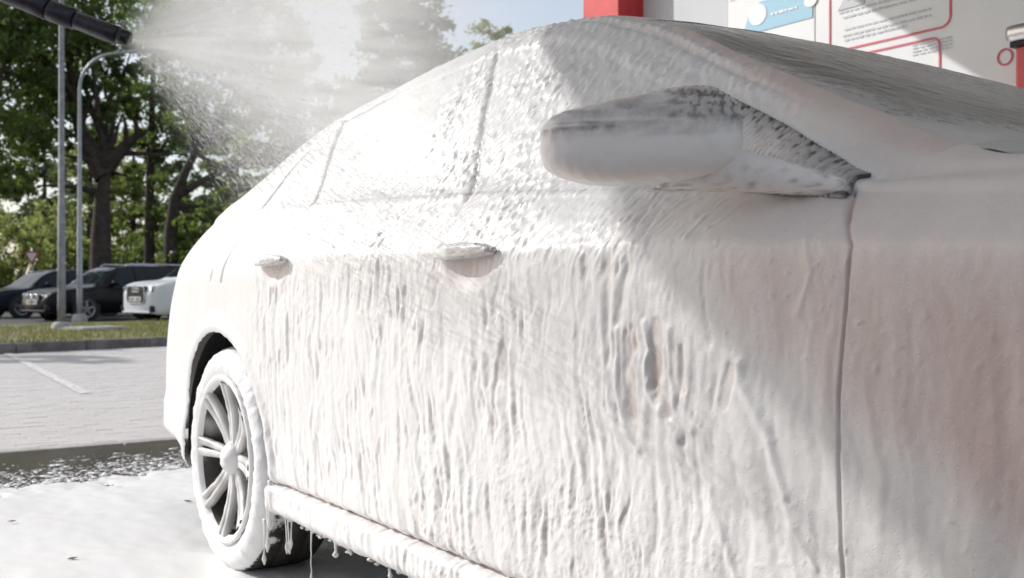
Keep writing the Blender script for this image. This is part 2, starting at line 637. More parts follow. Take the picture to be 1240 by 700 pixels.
def ring(name, outer, w, mat, dy=-0.004):
    cx = sum(p[0] for p in outer) / len(outer); cz = sum(p[1] for p in outer) / len(outer)
    n_ = len(outer)
    inner = []
    for i, p in enumerate(outer):
        a = Vector(outer[i - 1]); b = Vector(outer[(i + 1) % n_])
        t = (b - a).normalized()
        inner.append((p[0] - t.y * w, p[1] + t.x * w))
    V = [(x_, dy, z_) for x_, z_ in outer] + [(x_, dy, z_) for x_, z_ in inner] + [(x_, 0.001, z_) for x_, z_ in outer] + [(x_, 0.001, z_) for x_, z_ in inner]
    F = []
    for i in range(n_):
        j = (i + 1) % n_
        F += [(i, j, n_ + j, n_ + i), (j, i, 2 * n_ + i, 2 * n_ + j), (n_ + i, n_ + j, 3 * n_ + j, 3 * n_ + i)]
    return pyobj(name, V, F, mat, wall, False)


# blue banner with a white disc and a line of print
bx1, bz1 = wpt(984, 21)
bx0, _ = wpt(900, 20)
_, bt = wpt(963, 0)
o = flat('blue_banner', [(bx0, bz1), (bx1, bz1), (bx1, bz1 + 0.155), (bx0 + 0.12, bz1 + 0.155), (bx0 + 0.04, bz1 + 0.10)], M_PRINTBLUE)
cx, cz = wpt(918, 18)
flat('white_disc', [(cx + 0.062 * math.cos(R(a)), cz + 0.055 * math.sin(R(a))) for a in range(0, 360, 15)], M_PRINTWHITE, -0.0065, 0.002)
cx, cz = wpt(982, 1)
flat('white_disc', [(cx + 0.04 * math.cos(R(a)), cz + 0.03 * math.sin(R(a))) for a in range(0, 360, 15)], M_PRINTWHITE, -0.0065, 0.002)


def print_line(p0, p1, hgt, mat, seed, dy=-0.003, solid=False):
    """One line of unreadable small print: short dashes of uneven length, in one part."""
    rnd = random.Random(seed)
    (x0, z0), (x1, z1) = p0, p1
    bm = bmesh.new()
    x_ = x0
    z_ = z0
    while x_ < x1:
        w_ = rnd.uniform(0.012, 0.045)
        e = min(x_ + w_, x1)
        hh = hgt * rnd.uniform(0.7, 1.0)
        q = [bm.verts.new((a, dy, b)) for a, b in ((x_, z_), (e, z_), (e, z_ + hh), (x_, z_ + hh))]
        bm.faces.new(q)
        x_ = e + rnd.uniform(0.005, 0.011)
    return bm_obj('print_line', bm, mat, wall)


x0, z0 = wpt(934, 19); x1, _ = wpt(966, 14)
print_line((x0, z0), (x1, z0), 0.014, M_PRINTWHITE, 1, -0.0065)
# thin lines above the banner
for k in range(3):
    xa, za = wpt(884, 13 - 0 * k)
    print_line((xa, za + 0.05 + 0.06 * k), (xa + 0.5 - 0.1 * k, 0), 0.007, M_PRINTGREY, 20 + k)
# the big framed box: red outline, digits, small print
fx1, _ = wpt(1152, 20)
_, fz0 = wpt(1146, 33)
fx0, _ = wpt(1004, 30)
ring('red_frame', rect_ring(fx0, fx1, fz0, fz0 + 0.85, 0.05, 0.008), 0.009, M_PRINTRED)
gx1, gz1 = wpt(1139, 43)
ring('red_frame', rect_ring(fx0, gx1, gz1 - 0.5, gz1, 0.04, 0.008), 0.009, M_PRINTRED)
for k, (pa, pb) in enumerate((((1045, 6), (1108, -3)), ((1050, 13), (1112, 2)), ((1052, 28), (1128, 14)), ((1050, 34), (1128, 24)), ((1052, 40), (1098, 36)))):
    xa, za = wpt(*pa); xb, zb = wpt(*pb)
    print_line((xa - 0.14, (za + zb) / 2), (xb, 0), 0.011, M_PRINTGREY, 40 + k)
for k in range(4):
    xa, za = wpt(1105, 56 + 4 * k)
    print_line((xa, za), (xa + 0.20, 0), 0.008, M_PRINTGREY, 60 + k)
rx, rz = wpt(1217, 69)
ring('red_ring', [(rx + 0.036 * math.cos(R(a)), rz + 0.036 * math.sin(R(a))) for a in range(0, 360, 10)], 0.008, M_PRINTRED)
tx, tz = wpt(1012, 14)
cu = bpy.data.curves.new('big_digits', 'FONT')
cu.body = '20'; cu.size = 0.36; cu.extrude = 0.001
o = bpy.data.objects.new('big_digits', cu); COL.objects.link(o)
o.parent = wall; o.location = (tx, -0.003, tz); o.rotation_euler = (R(90), 0, 0)
cu.materials.append(M_PRINTGREY)

added_wall = empty('bay_wall', (0, -3.40, 0))  # unseen wall put in to hold sky light off the shaded fender
tag(added_wall, 'unseen panel wall added behind the camera to dim sky light on the fender', 'wall')
for i in range(3):
    boxo('white_wall_panel', (1.55 + 1.206 * i, -.03, 1.05), (1.2, 0.06, 1.0), M_WHITEP, added_wall, 0.004)
    boxo('added_red_wall_panel', (1.55 + 1.206 * i, -.03, .327), (1.2, 0.06, .44), M_RED, added_wall, 0.004)
boxo('wall_plinth', (2.75, -.05, 0.03), (3.7, 0.14, 0.14), M_CONCRETE, added_wall, 0.01)

colm = empty('red_column', (-1.88, YW - 0.05, 0))
tag(colm, 'square red steel column at the end of the bay wall', 'column')
boxo('shaft', (0, 0, 1.75), (0.34, 0.26, 3.5), M_RED, colm, 0.006)
boxo('base_plate', (0, 0, 0.011), (0.42, 0.32, 0.022), M_STEEL, colm, 0.003)
dx_, dz_ = on_y(1229, 52, YW - 0.16)
dsp = empty('hose_dispenser', (dx_ + 0.16, YW - 0.10, 0))
tag(dsp, 'red dispenser post with a steel domed cap against the bay wall', 'dispenser')
boxo('housing', (0, 0, dz_ / 2), (0.32, 0.12, dz_ - 0.02), M_RED, dsp, 0.012)
bm = bmesh.new(); box(bm, (0, -0.01, dz_ + 0.035), (0.38, 0.17, 0.07), None, 0.028); bm_obj('cap', bm, M_STEEL, dsp, True)
boxo('cap_gasket', (0, -0.005, dz_ - 0.008), (0.345, 0.14, 0.022), M_BLACK, dsp)


# ------------------------------------------------------------------ the foam-covered car: body as one sampled surface, split into its panels
car = empty('foam_covered_car', (1.4, 0, 0))
tag(car, 'large sedan covered all over in thick white washing foam', 'car')
CO = Vector((1.4, 0, 0))

xs = np.concatenate([np.linspace(-0.96, -0.86, 26)[:-1], np.arange(-0.86, 0.40, 0.0055), np.arange(0.40, 1.75, 0.0042), np.arange(1.75, 2.27, 0.0034), np.arange(2.27, 2.36, 0.0017), np.arange(2.36, 2.62, 0.0036), np.linspace(2.62, 3.70, 70)[:-1], np.linspace(3.70, 3.76, 12)])
NX = len(xs)
wm = tab([(-.96, .03), (-.957, .45), (-.945, .64), (-.92, .755), (-.88, .825), (-.8, .868), (-.6, .90), (-.3, .918), (0, .926), (.4, .924), (1.2, .926), (2.0, .926), (2.5, .922), (2.94, .92), (3.3, .885), (3.55, .79), (3.68, .63), (3.74, .40), (3.76, .03)], xs)
zc = tab([(-.96, .80), (-.85, .86), (-.5, .925), (.4, .922), (1.5, .908), (2.3, .899), (2.7, .885), (3.3, .80), (3.76, .66)], xs)
zb = tab([(-.96, .86), (-.9, .90), (-.8, .955), (-.65, 1.01), (-.45, 1.05), (.1, 1.068), (.5, 1.06), (1.33, 1.028), (2.0, .985), (2.3, .955), (2.5, .935), (2.7, .922), (3.3, .86), (3.76, .70)], xs)
wbo = tab([(-.96, .20), (-.85, .15), (-.7, .11), (-.3, .085), (.3, .075), (2.2, .068), (2.5, .042), (2.8, .042), (3.76, .10)], xs)
zr = tab([(-.96, .93), (-.8, 1.01), (-.6, 1.07), (-.4, 1.125), (-.2, 1.19), (0, 1.262), (.2, 1.318), (.4, 1.355), (.7, 1.385), (1.0, 1.396), (1.3, 1.392), (1.5, 1.335), (1.8, 1.207), (2.08, 1.085), (2.2, 1.028), (2.3, .985), (2.5, .983), (3.0, .955), (3.5, .85), (3.76, .74)], xs)
wr = tab([(-.96, .40), (-.88, .58), (-.75, .68), (-.6, .72), (-.4, .735), (-.2, .715), (0, .69), (.2, .66), (.4, .635), (.7, .61), (1.0, .60), (1.3, .60), (1.5, .61), (1.8, .665), (2.08, .74), (2.2, .785), (2.3, .81), (2.5, .80), (3.0, .78), (3.5, .66), (3.76, .4)], xs)
zq = tab([(-.96, 1.02), (-.8, 1.06), (-.6, 1.098), (-.4, 1.16), (-.2, 1.24), (0, 1.33), (.2, 1.39), (.4, 1.415), (.7, 1.438), (1.0, 1.446), (1.3, 1.436), (1.53, 1.385), (1.8, 1.272), (2.0, 1.183), (2.2, 1.096), (2.35, 1.034), (2.45, 1.008), (2.7, .992), (3.2, .95), (3.55, .87), (3.76, .76)], xs)
wq = tab([(-.96, .60), (-.4, .64), (-.2, .62), (0, .585), (.2, .55), (.5, .52), (1.0, .50), (1.3, .49), (1.53, .50), (1.8, .57), (2.0, .62), (2.2, .67), (2.35, .71), (2.5, .725), (3.0, .70), (3.5, .58), (3.76, .35)], xs)
zt = tab([(-.96, 1.03), (-.9, 1.065), (-.7, 1.10), (-.5, 1.125), (-.42, 1.15), (-.2, 1.26), (0, 1.355), (.2, 1.415), (.5, 1.45), (.9, 1.468), (1.2, 1.46), (1.45, 1.428), (1.6, 1.384), (1.8, 1.312), (2.0, 1.232), (2.2, 1.148), (2.4, 1.066), (2.5, 1.035), (2.6, 1.042), (3.0, 1.015), (3.4, .93), (3.65, .82), (3.76, .76)], xs)
scw = wm / 0.926
wb = (wm - wbo * np.clip(scw, 0, 1))
k_w = [wm*.85, wm*.955, wm*.978, wm*.980, wm*.945, wm*.965, wm*.976, wm*.991, wm*.996, wm, wm - .020*scw, wb, wb - .022*scw,
       None, np.minimum(wr, wb*.985), None, np.minimum(wq, wb*.9), None, 0 * wm]
k_w[13] = (k_w[12] + k_w[14]) / 2 + .012 * scw
k_w[15] = (k_w[14] * .45 + k_w[16] * .55) + .010 * scw
k_w[17] = k_w[16] * .55
ze = sst(-.22, -.60, xs) * .10
k_z = [.222 + 0*xs + ze, .240 + 0*xs + ze, .262 + 0*xs + ze, .302 + 0*xs + ze, .318 + 0*xs + ze, .338 + 0*xs + ze, .455 + 0*xs + .3 * ze, .65 + 0*xs, np.minimum(.82, zc - .03), zc, zc + .036, zb, zb + .012,
       None, zr, None, zq, None, zt]
k_z[10] = np.minimum(k_z[10], (zc + zb) / 2)
k_z[13] = (k_z[12] + k_z[14]) / 2 + .004
k_z[15] = k_z[14] * .5 + k_z[16] * .5 + .006
k_z[17] = k_z[16] + (zt - k_z[16]) * .74
bl = sst(-.15, -.40, xs); bl2 = sst(-.30, -.85, xs)
for i_, t_ in ((0, .93), (1, .975), (2, .985), (3, .985), (4, .985), (5, .985)):
    k_w[i_] = k_w[i_] * (1 - bl) + wm * t_ * bl
for i_, t_ in ((7, .02), (8, .05), (9, .075), (10, .10), (11, .10), (12, .10)):
    k_w[i_] = k_w[i_] * (1 - t_ * bl2)
k_w[13] = (k_w[12] + k_w[14]) / 2 + .012 * scw
crown = .024 * np.exp(-((xs - .98) / .42) ** 2)      # the roof's crown over the middle pillar
for i_, t_ in ((14, .5), (15, .8), (16, 1), (17, 1), (18, 1)):
    k_z[i_] = k_z[i_] + crown * t_
KW = np.stack(k_w); KZ = np.stack(k_z)
tk = np.arange(19.0)
cnt = [5, 5, 13, 6, 7, 25, 46, 40, 20, 9, 14, 5, 34, 36, 12, 20, 36, 30]
rows = np.concatenate([np.linspace(i, i + 1, c, endpoint=False) for i, c in enumerate(cnt)] + [np.array([18.0])])
lrows = np.concatenate([np.linspace(18 - i, 17 - i, c, endpoint=False) for i, c in enumerate([30, 20, 6, 4, 6, 6, 3, 3, 3, 3, 4, 4, 4, 2, 2, 3, 2, 2])] + [np.array([0.0])])[1:]
TR = np.concatenate([rows, lrows]); SIDE = np.concatenate([np.full(len(rows), -1.0), np.full(len(lrows), 1.0)])
NR = len(TR); NRR = len(rows)
Wd = pchip(tk, KW, TR); Zd = pchip(tk, KZ, TR)
i0, i1 = int(np.searchsorted(rows, 8.4)), int(np.searchsorted(rows, 13.4))
for _ in range(5):
    for M_ in (Wd, Zd):
        c2 = M_.copy()
        for q_ in range(-5, 6): c2[i0:i1] += M_[i0 + q_:i1 + q_]
        M_[i0:i1] = (c2[i0:i1] - M_[i0:i1]) / 11 if False else c2[i0:i1] / 12
PX = np.broadcast_to(xs, (NR, NX)).copy(); PY = Wd * SIDE[:, None]; PZ = Zd.copy()
T2 = np.broadcast_to(TR[:, None], (NR, NX))

# wheel arches: pull the vertices next to the circle onto it
ARC = 0.378
ARCHES = ((0.0, 0.343), (2.94, 0.343))
low = T2 < 9.3
inside = np.zeros((NR, NX), bool)
for cx, cz in ARCHES:
    r = np.hypot(PX - cx, PZ - cz)
    a = np.arctan2(PZ - cz, PX - cx)
    ra = ARC + 0.004 * pn(a * 14, a * 0 + cx, 3)
    ins = low & (r < ra)
    inside |= ins
    near = low & (r < ra) & (r > ra - 0.010)
    # lip: a rounded flare round the opening
    PY += SIDE[:, None] * np.where(low, .010 * np.exp(-((r - ARC - .018) / .022) ** 2), 0)
S = np.concatenate([np.zeros((1, NX)), np.cumsum(np.hypot(np.diff(Wd[:NRR], axis=0), np.diff(Zd[:NRR], axis=0)), axis=0)])
kr = [int(np.searchsorted(rows, k)) for k in range(19)]
Q = S - S[kr[9]]
Q = np.concatenate([Q, np.stack([np.interp(t, rows, np.arange(NRR)) * 0 + Q[np.clip(int(np.searchsorted(rows, t)), 0, NRR - 1)][0] * 0 + Q[np.clip(int(np.searchsorted(rows, t)), 0, NRR - 1)] for t in lrows])])


def gauss(d, s): return np.exp(-(d / s) ** 2)


def pdist(pts):
    d = np.full((NR, NX), 9.0)
    for (x0, z0), (x1, z1) in zip(pts[:-1], pts[1:]):
        ex, ez = x1 - x0, z1 - z0
        t = np.clip(((PX - x0) * ex + (PZ - z0) * ez) / (ex * ex + ez * ez), 0, 1)
        d = np.minimum(d, np.hypot(PX - x0 - t * ex, PZ - z0 - t * ez))
    return d


def dotted(a, k, seed): return 0.6 + 0.4 * pn(a * k, a * 0, seed)


# --- foam relief
sunl = 1 - sst(1.85, 2.15, PX)                                        # where the foam lies thick and lumpy
wx = PX + .020 * pn(PX * 7, Q * 7, 1) + .007 * pn(PX * 26, Q * 18, 2) + .06 * (Q + .45) * pn(PX * 2.2, Q * 1.5, 92)
r1 = pn(wx * 28, Q * 5.6 + 2.6 * pn(PX * 11, Q * 3, 4), 5)
r2 = pn(wx * 56, Q * 11, 6) * np.clip(.75 + 1.1 * pn(PX * 7, Q * 8, 117), .1, 1.3)
r3 = pn(wx * 150 + Q * 20, Q * 60, 7)
web = sst(.45, .0, np.abs(pn(wx * 60 + 3 * pn(PX * 25, Q * 25, 93), Q * 26, 94)) * 2.2) * sst(-.2, -.5, Q + .12 * pn(PX * 4, Q * 4, 95)) * sst(.9, 1.5, PX)
pit = sst(.20, .42, pn(wx * 58, Q * 8.5, 8) + .45 * pn(wx * 20, Q * 16, 9)) * sst(-.35, .25, pn(PX * 6, Q * 7, 96))
big = pn(PX * 5, Q * 4, 10)
wdrip = sst(.03, -.06, Q) * sst(.20, .42, PX) * (1 - sst(1.92, 2.25, PX)) * np.clip(.75 + .5 * big, .25, 1)
hd = .0036 * r1 * np.clip(.9 + .9 * pn(PX * 6, Q * 6, 118), .25, 1.4) + .0022 * pn(wx * 13, Q * 5, 119) + .0022 * r2 + .0011 * r3 + .0016 * web - .0033 * pit
cs, sn = math.cos(R(24)), math.sin(R(24))
pa = PX * cs - Q * sn; pb = PX * sn + Q * cs
d1 = pn(pa * 62, pb * 30, 11); d2 = pn(pa * 110, pb * 62, 12); d3 = pn(pa * 200, pb * 120, 13)
dp = sst(.15, .6, pn(pa * 58, pb * 24, 14))
above = sst(-.05, .03, Q)
clump = np.clip(.72 + .7 * pn(PX * 4.5, Q * 5, 15), .42, 1)
wdap = above * sst(.72, 1.12, PX + .25 * pn(PX * 3, Q * 3, 16)) * (1 - sst(1.85, 2.2, PX)) * (T2 < 16) * clump
hp = .0026 * d1 + .0026 * d2 + .0010 * d3 + .0028 * sst(.2, .6, d2) - .0034 * dp
fine_ = pn(PX * 90, Q * 60, 17)
smooth_h = .0016 * pn(PX * 14, Q * 8, 18) + .0004 * fine_
soft = sst(.05, -.15, Q) * sst(1.9, 2.2, PX)
smooth_h += soft * (.0022 * pn(wx * 26, Q * 3.2, 19) * sst(-.08, -.22, Q) + .0008 * pn(wx * 60, Q * 5, 20))
bub = sst(.60, .70, pn(PX * 75, Q * 75, 21)) * (pn(PX * 6, Q * 6, 22) > -.1)
H = .006 + smooth_h + wdrip * hd + .68 * wdap * hp + .0010 * bub * sst(1.8, 2.1, PX)
F = 0.93 + 0 * H
F -= wdrip * (.24 * pit + .10 * sst(0, -.6, r1))
F -= wdap * .10 * dp
# canopy shade put into the colour: suds thinned beyond its shadow edge
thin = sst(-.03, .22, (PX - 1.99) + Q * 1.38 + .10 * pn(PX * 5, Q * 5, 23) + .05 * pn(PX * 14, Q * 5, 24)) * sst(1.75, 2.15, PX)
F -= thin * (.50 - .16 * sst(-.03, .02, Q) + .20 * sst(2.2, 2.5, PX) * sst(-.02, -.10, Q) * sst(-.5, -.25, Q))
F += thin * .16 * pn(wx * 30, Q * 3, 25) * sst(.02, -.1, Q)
roofz = sst(14.6, 15.6, T2) * sst(.4, 1.1, PX)
F = F - roofz * (.24 + .18 * sst(1.0, 1.45, PX) - .10 * pn(PX * 9, PY * 30, 26)) * (1 - .3 * thin)
# ropes and bare hollows in the suds
def side_px(lst): return [on_y(a + (3 * math.sin(b / 13.0) + 2 * math.sin(b / 5.3 + a) if len(lst) > 2 else 0), b, -.925) for a, b in lst]
for pts, rad, hh, df in (
        ([(768, 398), (760, 440), (762, 500)], .010, -.0026, -.34),
        ([(800, 392), (792, 430), (794, 470), (806, 500)], .011, -.003, -.36),
        ([(826, 420), (826, 470)], .007, -.004, -.3),
        ([(886, 446), (874, 490)], .009, -.003, -.3),
        ([(783, 392), (784, 420), (781, 440), (786, 470), (792, 492), (806, 512), (820, 532)], .006, .006, .3), ([(830, 545), (842, 570), (852, 590), (858, 620), (870, 650), (880, 700)], .006, .0035, .25),
        ([(812, 400), (812, 450), (816, 500), (835, 520)], .006, .005, .3),
        ([(752, 400), (752, 470), (755, 520), (775, 545)], .006, .005, .3),
        ([(893, 440), (899, 462), (904, 478), (915, 500), (921, 520), (932, 540), (936, 570), (946, 600)], .0075, .006, .3), ([(946, 606), (958, 640), (980, 690)], .007, .003, .2),
        ([(860, 425), (872, 430), (893, 440)], .009, .003, .1),
        ([(975, 290), (985, 330), (970, 380)], .006, .002, .05),
        ([(835, 268), (828, 290)], .004, .003, .2),
        ([(868, 244), (858, 268), (846, 280)], .003, .0025, .2)):
    d = pdist(side_px(pts))
    g_ = gauss(d + .004 * pn(PX * 22, PZ * 18, 27), rad * (1 + .5 * pn(PX * 12, PZ * 9, 97))) * (SIDE[:, None] < 0) * (T2 < 11.5)
    if df < -.2: g_ = sst(rad * 1.25, rad * .7, d + .006 * pn(PX * 26, PZ * 20, 27) + .003 * pn(PX * 80, PZ * 60, 115)) * (SIDE[:, None] < 0) * (T2 < 11.5)
    H += .75 * hh * g_; F += df * g_ * (1 + .5 * pn(PX * 40, PZ * 30, 111))
# character lines, gaps
gap_front = [(2.285, .97), (2.312, .94), (2.345, .90), (2.341, .86), (2.325, .72), (2.322, .55), (2.322, .34)]
gap_b = [(1.335, 1.03), (1.352, .95), (1.365, .8), (1.365, .34)]
b_pillar = [(1.335, 1.03), (1.25, 1.16), (1.165, 1.29), (1.08, 1.395)]
c_line = [(.52, 1.07), (.44, 1.20), (.37, 1.29), (.315, 1.338)]
rear_cut = [(.105, 1.0), (.085, .94), (.05, .87)]
rear_cut2 = [(.05, .87), (.12, .78), (.26, .68), (.36, .56), (.41, .43), (.425, .34)]
arc_x = np.array([.09, .12, .155, .20, .26, .35, .6, .96, 1.31, 1.49, 1.78, 2.08, 2.2, 2.29])
arc_z = np.array([1.07, 1.10, 1.16, 1.245, 1.30, 1.335, 1.372, 1.398, 1.397, 1.336, 1.205, 1.083, 1.025, .985])
arc = list(zip(arc_x, arc_z))
glass = (T2 > 12) & (T2 < 14.05) & (PZ < np.interp(PX, arc_x, arc_z)) & (PX > .09) & (PX < 2.29)
d_arc = pdist(arc)
F -= .10 * glass * (.7 + .6 * pn(PX * 5, Q * 4, 120))
gr = T2 < 15
for pts, s_, dep, df in ((gap_front, .0019, .0040, .42), (gap_b, .006, .0015, .05), (b_pillar, .0085, .005, .50), (c_line, .0085, .006, .80), (rear_cut, .005, .005, .65), (rear_cut2, .006, .001, .05)):
    d = pdist(pts)
    lim = gr & ((T2 < 14.1) if pts in (b_pillar, c_line) else (T2 < 12.2))
    g_ = gauss(d + (.0005 if pts is gap_front else .0018) * pn(PX * 50, PZ * 50, 28), s_) * lim
    H -= dep * g_; F -= df * g_ * np.clip(dotted(PZ, 30, 29) + .3, 0, 1)
d = pdist([(-.03, .905), (-.05, .875)]); g_ = gauss(d, .005) * (T2 < 12); H -= .004 * g_; F -= .5 * g_
d = pdist([(2.285, .965), (2.32, .93)]); g_ = gauss(d, .004) * (T2 < 12); H -= .003 * g_; F -= .3 * g_
g_ = gauss(d_arc, .008) * (T2 < 15) * (T2 > 12) * (1 - sst(.3, .75, PX)); H -= .007 * g_; F -= .85 * g_
g_ = gauss(d_arc - .004, .010) * (T2 < 15.2) * (T2 > 12) * sst(.9, 1.3, PX); H += .004 * g_ * (.6 + .6 * pn(PX * 60, Q * 10, 30)); F += .35 * g_
H -= .0015 * glass * sst(.002, .012, d_arc)
# upper gutter line along the roof side
g_ = gauss(T2 - 15.05, .16) * sst(.2, .5, PX) * (1 - sst(1.9, 2.1, PX)); H -= .004 * g_; F -= .12 * g_
g_ = gauss(T2 - 15.4, .14) * sst(1.0, 1.2, PX) * (1 - sst(1.75, 1.95, PX)); H += .004 * g_ * (.6 + .7 * pn(PX * 70, Q * 8, 31)); F += .3 * g_
lump = sst(14.0, 14.3, T2) * sst(15.9, 15.2, T2) * sst(1.0, 1.2, PX) * (1 - sst(1.9, 2.2, PX))
H += lump * .0022 * pn(PX * 75 + Q * 30, Q * 36, 32)
# belt moulding
g_ = gauss(T2 - 11.6, .5) * sst(.05, .2, PX) * (1 - sst(2.25, 2.32, PX)); H += .0025 * g_ * (.8 + .5 * pn(PX * 40, Q * 20, 33))
# crease: a bead of suds gathers on it
g_ = gauss(Q - .008, .014) * sst(.3, .6, PX); H += .0030 * g_ * (.8 + .4 * pn(PX * 22, Q * 5, 34))
dips = gauss(Q + .022, .018) * sst(.32, .45, PX) * (1 - sst(1.95, 2.1, PX)) * sst(.0, .35, pn(wx * 62, Q * 12, 35)); dips = dips * sst(-.3, .3, pn(PX * 5, PX * 0, 99)); H -= .004 * dips; F -= .34 * dips
# door bottom gap above the sill
g_ = gauss(T2 - 4.25, .55) * sst(.38, .46, PX) * (1 - sst(2.5, 2.6, PX)); gn = .55 + .45 * sst(-.1, .25, pn(PX * 26, Q * 0, 36)) * 1.0
H -= .006 * g_ * gn; F -= .62 * g_ * gn
sill_d = sst(1.2, 2.2, T2) * sst(4.2, 3.4, T2); H += sill_d * .0022 * (pn(PX * 22, Q * 10, 37) + .4 * pn(PX * 55, Q * 14, 38))
# handle cups
CUPS = ((1.468, .890, .092, .044), (.475, .897, .088, .040))
for hx, hz, ax, az in CUPS:
    e = ((PX - hx) / ax) ** 2 + ((PZ - hz) / az) ** 2
    g_ = np.clip(1 - e, 0, 1) ** 1.4 * (T2 < 11)
    keep = 1 - .8 * sst(1.25, .85, e) * (T2 < 11)
    H = .006 + (H - .006) * keep - .012 * g_
    F -= .36 * sst(1.2, .7, e) * (T2 < 11)
    k_ = gauss((PX - hx) / (ax * .7), 1) * gauss((PZ - hz - az - .022) / .010, 1) * sst(.0, .3, pn(PX * 60, Q * 4, 39)) * (T2 < 11.4); F -= .5 * k_; H -= .003 * k_
# windscreen: wet glass under runs of thin suds
ws = (T2 > 16.0) & (PX > 1.46) & (PX < 2.5)
t_ = np.clip((PX - 1.62) / .72, 0, 1)
dl = PY - (-.46 + .10 * t_)
st1 = pn(PX * 7, PY * 70 + 4 * pn(PX * 5, PY * 5, 40), 41); st2 = pn(PX * 16, PY * 150, 42); st3 = pn(PX * 60, PY * 90, 43)
patch = np.exp(-np.clip(np.abs(dl) - .05, 0, 9) ** 2 / .10 ** 2) * sst(1.55, 1.78, PX)
fs = .42 + .13 * st1 + .10 * st2 + .06 * st3 - patch * (.46 + .10 * st1)
fs += .35 * sst(2.26, 2.40, PX + .10 * (np.abs(PY) / .7) ** 2) * (1 - .5 * patch)
fs += .3 * sst(16.5, 16.0, T2)
F = np.where(ws, np.clip(fs, 0.02, 1), F)
H = np.where(ws, .003 + .0008 * (st1 + .6 * st2) + .0002 * st3, H)
# bonnet shut lines
cowl = 2.40 + .15 * (1 - (np.abs(PY) / .72) ** 2)
g_ = gauss(PX - cowl, .007) * (T2 > 16.05); H -= .009 * g_; F -= .5 * g_
g_ = gauss((T2 - 16.0) * .1, .0045) * sst(2.375, 2.385, PX); F -= g_ * (.25 + .9 * gauss(PX - 2.405, .03)); H -= (.004 + .008 * gauss(PX - 2.405, .04)) * g_
F = np.where((PX > 2.35) & (T2 > 15), np.minimum(np.maximum(F, .55), .72 + .06 * pn(PX * 8, PY * 20, 44)), F)
F -= .28 * sst(15.15, 15.7, T2) * (T2 < 16.05) * sst(1.5, 1.7, PX) * sst(2.2, 1.9, PX) * (.7 + .6 * pn(PX * 20, PY * 60, 116))
# ragged suds at the arch and at the lower edge
F = np.clip(F, 0.0, 1.0)
H *= np.clip(wm / .5, 0, 1)


def normals(x, y, z):
    gx = np.stack([np.gradient(a, axis=1) for a in (x, y, z)], -1)
    gr_ = np.stack([np.gradient(a, axis=0) for a in (x, y, z)], -1)
    n_ = np.cross(gx, gr_)
    return n_ / np.maximum(np.linalg.norm(n_, axis=-1, keepdims=True), 1e-9)


N0 = normals(PX, PY, PZ)
c_ = NRR - 1
N0[c_, :, 1] = 0
N0 /= np.maximum(np.linalg.norm(N0, axis=-1, keepdims=True), 1e-9)
if N0[c_, NX // 2, 2] < 0:
    N0 = -N0; FLIP = True
else:
    FLIP = False
D = np.stack([PX, PY, PZ], -1) + N0 * H[..., None]
# snap the arch rim after the relief
for cx, cz in ARCHES:
    r = np.hypot(D[..., 0] - cx, D[..., 2] - cz); a = np.arctan2(D[..., 2] - cz, D[..., 0] - cx)
    ra = ARC + 0.005 * pn(a * 10, a * 0 + cx, 3) + 0.002 * pn(a * 34, a * 0 + cx, 45)
    nearb = low & (r < ra) & (r > ra - .0085)
    D[..., 0] = np.where(nearb, cx + ra * np.cos(a), D[..., 0]); D[..., 2] = np.where(nearb, cz + ra * np.sin(a), D[..., 2])
NV = normals(D[..., 0], D[..., 1], D[..., 2])
if FLIP: NV = -NV
# faces and the panel each belongs to
ii, jj = np.meshgrid(np.arange(NX - 1), np.arange(NR - 1))
A = jj * NX + ii
quad = np.stack([A, A + 1, A + NX + 1, A + NX], -1)
if FLIP: quad = quad[..., ::-1]
fc = lambda M: .25 * (M[:-1, :-1] + M[1:, :-1] + M[:-1, 1:] + M[1:, 1:])
fx, fy, fz, ft = fc(PX), fc(PY), fc(PZ), fc(T2)
gone = np.zeros_like(fx, bool)
Dx, Dz = D[..., 0], D[..., 2]
for cx, cz in ARCHES:
    rr = np.hypot(Dx - cx, Dz - cz); aa = np.arctan2(Dz - cz, Dx - cx)
    ra = ARC + 0.005 * pn(aa * 10, aa * 0 + cx, 3) + 0.002 * pn(aa * 34, aa * 0 + cx, 45)
    iv = (rr < ra - .0008) & low
    gone |= iv[:-1, :-1] | iv[1:, :-1] | iv[:-1, 1:] | iv[1:, 1:]
right = fy < 0
lerp = lambda pts, z: np.interp(z, [p[1] for p in pts][::-1], [p[0] for p in pts][::-1])
x_front = lerp(gap_front, fz); x_b = np.where(fz < 1.03, lerp(gap_b, fz), lerp(b_pillar, fz)); x_c = lerp(c_line, fz)
x_rear = np.where(fz > .87, lerp(rear_cut, fz), lerp(rear_cut2, fz))
fglass = (ft > 12) & (ft < 14.05) & (fz < np.interp(fx, arc_x, arc_z)) & (fx > .09) & (fx < 2.29)
fcowl = 2.40 + .15 * (1 - (np.abs(fy) / .72) ** 2)
P_ = np.full(fx.shape, 'rear_quarter_panel', dtype=object)
P_[(ft >= 4.3) & (fx > x_rear) & (ft < 12)] = 'rear_door'
P_[(ft >= 4.3) & (fx > x_b) & (ft < 12)] = 'front_door'
P_[(ft >= 4.3) & (fx > x_front) & (ft < 16)] = 'front_fender'
P_[(ft < 4.3)] = 'sill'
P_[(ft < 9) & (fx < -.30) & (fz < .75)] = 'rear_bumper'
P_[(ft < 9) & (fx > 3.31)] = 'front_bumper'
P_[(ft >= 12) & (ft < 16) & (fx > .09) & (fx < x_front) & ~fglass] = 'window_frame'
P_[(ft >= 14.05) & (ft < 16) & (fx > 1.0) & (fx < x_front) & ~fglass] = 'windscreen_pillar'
P_[(ft >= 12) & (ft < 16) & (fx <= .09)] = 'rear_quarter_panel'
P_[fglass] = 'quarter_window'
